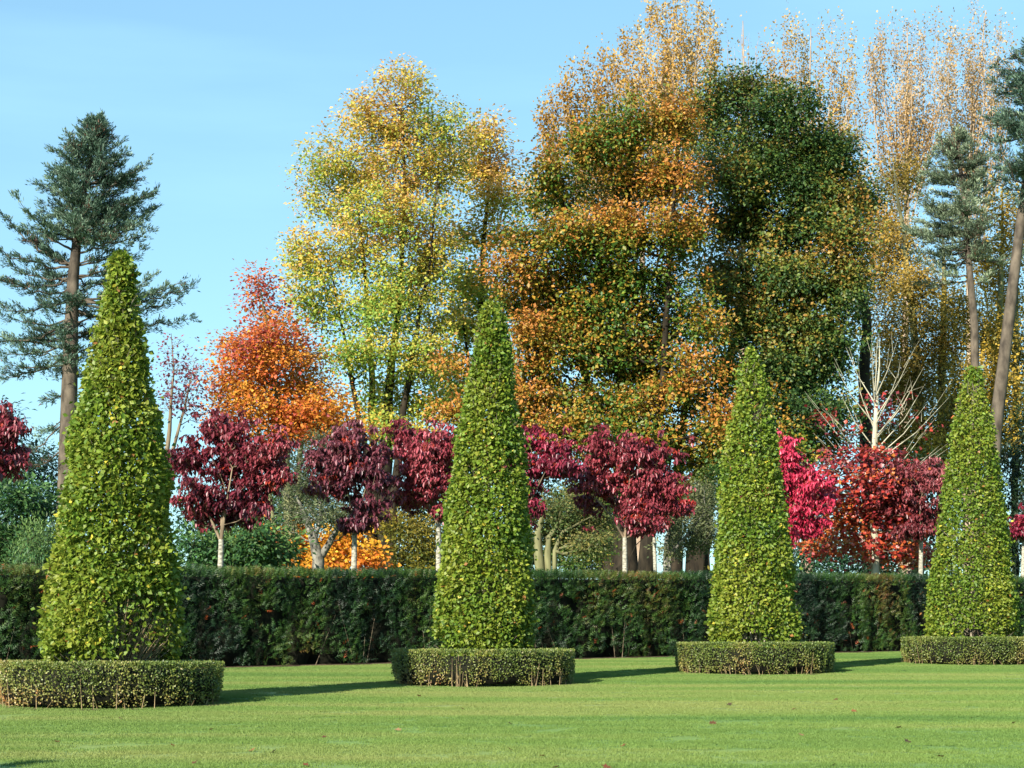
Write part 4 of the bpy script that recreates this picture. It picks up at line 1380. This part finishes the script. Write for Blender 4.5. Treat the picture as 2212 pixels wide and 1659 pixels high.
    ex = lobes_pts([(1840, 930, 50, 20), (1930, 890, 60, 40), (1780, 900, 30, 30), (2010, 920, 25, 30), (1870, 860, 30, 20), (2030, 890, 10, 8), (1790, 830, 10, 12)], Y, 34, rng, 1.0, .6)
    allp = np.concatenate([pts, ex])
    lv = spray(allp, 20, .15, .095, rng, pal('6a1c24', '922a30', 'b43c30', 'cc5838', 'c88038', g=.66), nf=.8, kz=-.55, amp=1.1, tmpl=T_diamond(.9, .12), seed=10, vary=.22, mat='cherry',
               pre=np.concatenate([np.ones(len(pts)), np.full(len(ex), .6)]))
    tree('red_maple_tree', 'small maple with bare white upper branches and scarlet lower leaves', gnd(1890, Y), tr, allp, lv, rng, bark='barkpale', gr=dict(rtip=.0035))
    # --- old apple trees
    grey = pal('4a5a3c', '66724a', '848a5c', '9c9a6c', g=.62)
    rng = np.random.default_rng(84)
    Y = 39
    L = [(640, 1080, 60, 40), (690, 1060, 60, 45), (620, 1120, 45, 24), (700, 1110, 60, 30), (740, 1120, 40, 24), (665, 1000, 45, 40), (690, 950, 40, 26), (640, 1040, 30, 30)]
    pts = lobes_pts(L, Y, 380, rng, 1.6, .5, 0, 0, 1.15)
    lv = spray(pts, 24, .14, .055, rng, grey, nf=.7, tmpl=T_diamond(.6, .1), seed=11)
    tr = [T(690, Y, (690, 1205, .13), (672, 1150, .085), (655, 1110, .06), (640, 1070, .02)), ([at(692, 1208, Y), at(715, 1170, Y), at(735, 1130, Y), at(745, 1090, Y)], [.085, .07, .055, .015]),
          ([at(680, 1170, Y), at(692, 1120, Y), at(690, 1040, Y), at(720, 960, Y)], [.05, .045, .03, .008])]
    tree('apple_tree', 'old apple tree with grey lichened forked trunk between two maroon cherries', gnd(690, Y), tr, pts, lv, rng, bark='barklichen', group='old apple trees behind the hedge', gr=dict(rtip=.004))
    rng = np.random.default_rng(85)
    Y = 42
    L = [(1190, 1110, 45, 40), (1240, 1100, 55, 40), (1290, 1130, 45, 40), (1220, 1150, 60, 36), (1280, 1180, 40, 26), (1180, 1160, 30, 24)]
    pts = lobes_pts(L, Y, 420, rng, 1.6, .5, 0, 0, 1.15)
    lv = spray(pts, 30, .15, .065, rng, pal('3e5a2c', '587038', '747e44', '968a4a', g=.62), nf=.7, tmpl=T_diamond(.6, .1), seed=12)
    tr = [T(1172, Y, (1168, 1200, .11), (1165, 1150, .08), (1175, 1100, .03)), T(1186, Y, (1186, 1200, .08), (1188, 1160, .06), (1230, 1100, .02)), T(1192, Y, (1200, 1190, .055), (1215, 1150, .045), (1270, 1120, .015))]
    tree('apple_tree', 'green apple tree with three pale stems beside the cherry with rosy red top', gnd(1180, Y), tr, pts, lv, rng, bark='barkmoss', group='old apple trees behind the hedge')
    rng = np.random.default_rng(86)
    Y = 41
    L = [(1450, 1120, 50, 30), (1510, 1110, 40, 40), (1480, 1170, 45, 36), (1530, 1160, 30, 36), (1440, 1190, 25, 20), (1520, 1070, 30, 30)]
    pts = lobes_pts(L, Y, 330, rng, 1.4, .55, 0, 0, 1.15)
    lv = spray(pts, 24, .14, .06, rng, grey, nf=.7, tmpl=T_diamond(.6, .1), seed=13)
    tr = [T(1440, Y, (1438, 1210, .07), (1440, 1160, .05), (1470, 1110, .02)), T(1440, Y, (1445, 1200, .05), (1480, 1160, .035), (1520, 1110, .012))]
    tree('apple_tree', 'sparse grey-green apple tree in front of the dark beech trunks', gnd(1440, Y), tr, pts, lv, rng, bark='barklichen', group='old apple trees behind the hedge', gr=dict(rtip=.004))

# ------------------------------------------------------------------ shrubs and understorey behind the hedge
def shrub(name, label, u0, Y, L, n, per, size, palette, seed, spread=.14, bark='barkdark', nf=.7, group=None, flat=.8, amp=1.1, tm=None, depth=1.2, mat='leaf'):
    rng = np.random.default_rng(seed)
    pts = lobes_pts(L, Y, n, rng, depth, .5)
    pts = pts[pts[:, 2] > gz(pts[:, 0], pts[:, 1]) + .1]
    lv = spray(pts, per, spread, size, rng, palette, nf=nf, amp=amp, tmpl=tm or T_diamond(.5, .1), seed=seed, mat=mat, flat=flat)
    b = gnd(u0, Y)
    vt = min(l[1] for l in L)
    tr = [([b - [0, 0, .05], b + [.05, 0, .4], at(u0 + 3, (vt + 1391) / 2, Y)], [.07, .06, .02]), ([b - [0, 0, .05], b + [-.25, .1, .6], at(u0 - 30, (vt + 1391) / 2 - 20, Y)], [.05, .04, .015]), ([b - [0, 0, .05], b + [.3, -.1, .6], at(u0 + 30, (vt + 1391) / 2 - 20, Y)], [.05, .04, .015])]
    return tree(name, label, b, tr, pts, lv, rng, bark=bark, cat='shrub', group=group, crown='foliage')

def build_shrubs():
    lau = pal('1c3a22', '2c5230', '44703c', '6c9250', g=.62)
    dk = pal('14261a', '1e3620', '2c4626', '44582a', g=.62)
    shrub('laurel_bush', 'glossy dark laurel bush behind the round soft green bush', 45, 36, [(30, 1080, 60, 50), (80, 1100, 50, 50), (20, 1150, 55, 50), (70, 1180, 60, 50), (0, 1200, 60, 60), (60, 1290, 90, 70)], 260, 34, .11, lau, 401, .18)
    shrub('round_juniper_bush', 'rounded soft green bush between the glossy laurel and the tall cone', 90, 33.5, [(85, 1180, 55, 45), (70, 1225, 65, 50), (100, 1280, 70, 70), (130, 1200, 40, 50)], 300, 36, .075, pal('28543a', '3a6c48', '54824e', '78964e', g=.58), 402, .12, flat=1.4, tm=T_diamond(.25, .05))
    shrub('laurel_bush', 'large leaved laurel bush under the cherry between tall cone and apple tree', 480, 37, [(430, 1185, 50, 45), (500, 1180, 60, 45), (570, 1170, 50, 50), (480, 1260, 90, 60), (560, 1270, 60, 60), (610, 1190, 30, 40)], 300, 34, .115, pal('24462a', '3a6436', '568044', '7a9a50', g=.62), 403, .18)
    shrub('yellow_maple_shrub', 'low bright orange and yellow maple glowing behind the forked apple trunk', 680, 46, [(640, 1150, 30, 24), (670, 1190, 45, 36), (720, 1180, 45, 40), (760, 1160, 40, 36), (800, 1200, 36, 26), (640, 1210, 24, 20), (700, 1240, 80, 40), (560, 1160, 40, 14)], 240, 34, .10, pal('c85a34', 'dc7c30', 'e8a030', 'ecbc3c', g=.72), 404, .16, mat='autumn', tm=T_diamond(.85, .1))
    shrub('yellow_green_shrub', 'loose yellow-green shrub behind the reddish maroon cherry', 890, 47, [(880, 1140, 50, 36), (920, 1180, 45, 40), (860, 1190, 30, 26), (900, 1230, 70, 40), (840, 1130, 30, 20)], 230, 32, .085, pal('5c6c2c', '848234', 'a8983c', 'c4a842', g=.6), 405, .16, mat='autumn')
    shrub('yew_bush', 'dark yew bush under the bright pinkish red cherry', 1800, 46, [(1740, 1205, 50, 36), (1800, 1215, 50, 36), (1860, 1215, 50, 30), (1900, 1210, 40, 30), (1800, 1280, 120, 60)], 260, 34, .085, pal('12301c', '1c4228', '2c5636', '3e6840', g=.6), 406, .15, flat=1.1)
    shrub('dark_holly_bush', 'dark holly bush beyond the bright green cone beside the leaning trunk', 2195, 48, [(2190, 1000, 40, 60), (2210, 1080, 50, 70), (2180, 1180, 50, 60), (2150, 980, 20, 50), (2230, 1000, 60, 90), (2200, 1290, 80, 80), (2230, 920, 40, 60)], 320, 32, .10, dk, 407, .18, depth=2)
    shrub('dark_holly_bush', 'dark evergreen thicket behind the golden birch foot and red maple', 2010, 56, [(1960, 1010, 70, 50), (2030, 1040, 70, 60), (1900, 1080, 70, 60), (2000, 1140, 90, 70), (1880, 1170, 90, 60), (2050, 1200, 80, 70), (1950, 1280, 150, 80), (1790, 1080, 70, 60), (1760, 1180, 80, 60)], 340, 26, .15, dk, 408, .26, depth=2)
    shrub('dark_holly_bush', 'dark evergreen thicket seen between the purple maroon and reddish cherries', 800, 64, [(740, 1140, 60, 50), (820, 1150, 70, 50), (900, 1130, 70, 60), (980, 1110, 70, 60), (760, 1220, 90, 60), (880, 1220, 90, 60), (980, 1210, 80, 60), (700, 1090, 60, 50), (850, 1060, 80, 50), (960, 1030, 70, 60)], 340, 26, .16, dk, 409, .28, depth=2)
    shrub('dark_holly_bush', 'dark evergreen thicket behind the three stemmed apple tree', 1230, 62, [(1140, 1090, 70, 70), (1220, 1060, 80, 60), (1280, 1120, 70, 70), (1180, 1180, 90, 60), (1270, 1210, 70, 50), (1100, 1200, 80, 60), (1300, 1060, 60, 50), (1340, 1100, 50, 40)], 330, 26, .16, dk, 410, .28, depth=2)
    shrub('dark_holly_bush', 'dark evergreen thicket behind the large leaved laurel bush', 540, 60, [(440, 1120, 70, 60), (520, 1090, 70, 60), (600, 1110, 70, 60), (460, 1200, 90, 60), (580, 1200, 90, 60), (640, 1060, 60, 50), (620, 1000, 60, 40)], 320, 30, .14, lau, 411, .28, depth=2)
    shrub('dark_holly_bush', 'dark bluish evergreen mass behind the foot of the blue-green fir trunk', 60, 60, [(10, 900, 30, 40), (30, 950, 50, 30), (60, 1000, 70, 40), (10, 1020, 70, 60), (110, 1010, 50, 40), (60, 1090, 110, 60), (150, 1080, 70, 60), (60, 1200, 160, 80)], 360, 26, .15, pal('142a26', '1e3a34', '2e4c40', '44604a', g=.6), 412, .26, depth=2)
    shrub('green_hazel_bush', 'leafy green and gold bush behind the spreading maroon cherry', 1330, 50, [(1270, 1080, 50, 40), (1330, 1060, 60, 40), (1400, 1070, 60, 40), (1460, 1080, 50, 40), (1260, 1150, 50, 40), (1500, 1060, 40, 40), (1240, 1210, 40, 30), (1280, 1200, 36, 30)], 420, 30, .085, pal('34561f', '4e7028', '748034', 'a08a38', g=.66), 414, .2, mat='autumn')
    shrub('green_hazel_bush', 'mid green bush behind the slim cone under the golden beech', 1560, 50, [(1560, 1090, 40, 40), (1590, 1060, 50, 50), (1640, 1080, 60, 60), (1600, 1160, 60, 50), (1560, 1030, 40, 40), (1650, 1180, 60, 60), (1620, 1270, 90, 70)], 330, 34, .10, pal('2a4a22', '40642c', '5c7a36', '8a8038', g=.6), 413, .2, mat='autumn')

# ------------------------------------------------------------------ fallen leaves on the lawn
def build_fallen():
    rng = np.random.default_rng(91)
    spots = [(372, 1608), (420, 1646), (456, 1574), (120, 1600), (590, 1622), (545, 1618), (700, 1590), (1104, 1617), (1348, 1608), (1100, 1560), (1170, 1630), (1540, 1560), (1730, 1585), (1715, 1530), (1575, 1520), (1845, 1535), (1940, 1570), (2100, 1548), (2190, 1560), (1960, 1600),
             (2030, 1632), (1200, 1655), (860, 1575), (660, 1650), (260, 1550), (95, 1515), (630, 1480), (540, 1475), (1290, 1450), (1400, 1490), (905, 1500), (1805, 1510), (1000, 1530), (1310, 1655), (1800, 1650)]
    tmv, tmf = T_lobed(1.0)
    tmv = tmv.copy()
    tmv[:, 2] = .22 * np.abs(tmv[:, 0]) + .12 * tmv[:, 1] ** 2
    tmv[:, 1] -= .5
    proto = None
    for k, (u, v) in enumerate(spots):
        a, b = (u - UC) / FPX, (VC - v) / FPX
        c, s = math.cos(PITCH), math.sin(PITCH)
        d = np.array([a, c - b * s, s + b * c])
        y = 15.0
        for _ in range(40):
            y = (float(gz(0, y)) + .02 - EYE) / d[2] * d[1]
        p = np.array([0, 0, EYE]) + d * (y / d[1])
        if proto is None:
            proto = mesh_obj('fallen_leaf', tmv, tmf, M['autumno'])
            o = proto
        else:
            o = proto.copy()
            C.objects.link(o)
        s_ = rng.uniform(.04, .075)
        o.location = (p[0], p[1], float(gz(0, p[1])) + .012)
        o.rotation_euler = (rng.uniform(-.5, .5), rng.uniform(-.5, .5), rng.uniform(0, 6.28))
        o.scale = (s_, s_, s_)
        cc = lin(['9a6440', '6a4630', 'b08a60', '8c5038', '5e4a38'][k % 5]) * .6
        o.color = (*[float(x) for x in cc], 1)
        tag(o, 'curled %s fallen leaf lying on the mown lawn' % ['orange-brown', 'dark brown', 'pale tan', 'reddish', 'dull umber'][k % 5], 'leaf', 'fallen leaves on the lawn')

M['autumno'] = leaf_mat('fallen_leaf', .1, .7, .2, objcol=True)

build_ground()
build_hedge()
build_cones()
build_near_cone()
build_conifers()
build_broadleaf()
build_cherries()
build_shrubs()
build_fallen()
build_grass()

print('TRIS', sum(len(o.data.loops) - 2 * len(o.data.polygons) for o in S.objects if o.type == 'MESH'), 'OBJ', len(S.objects))
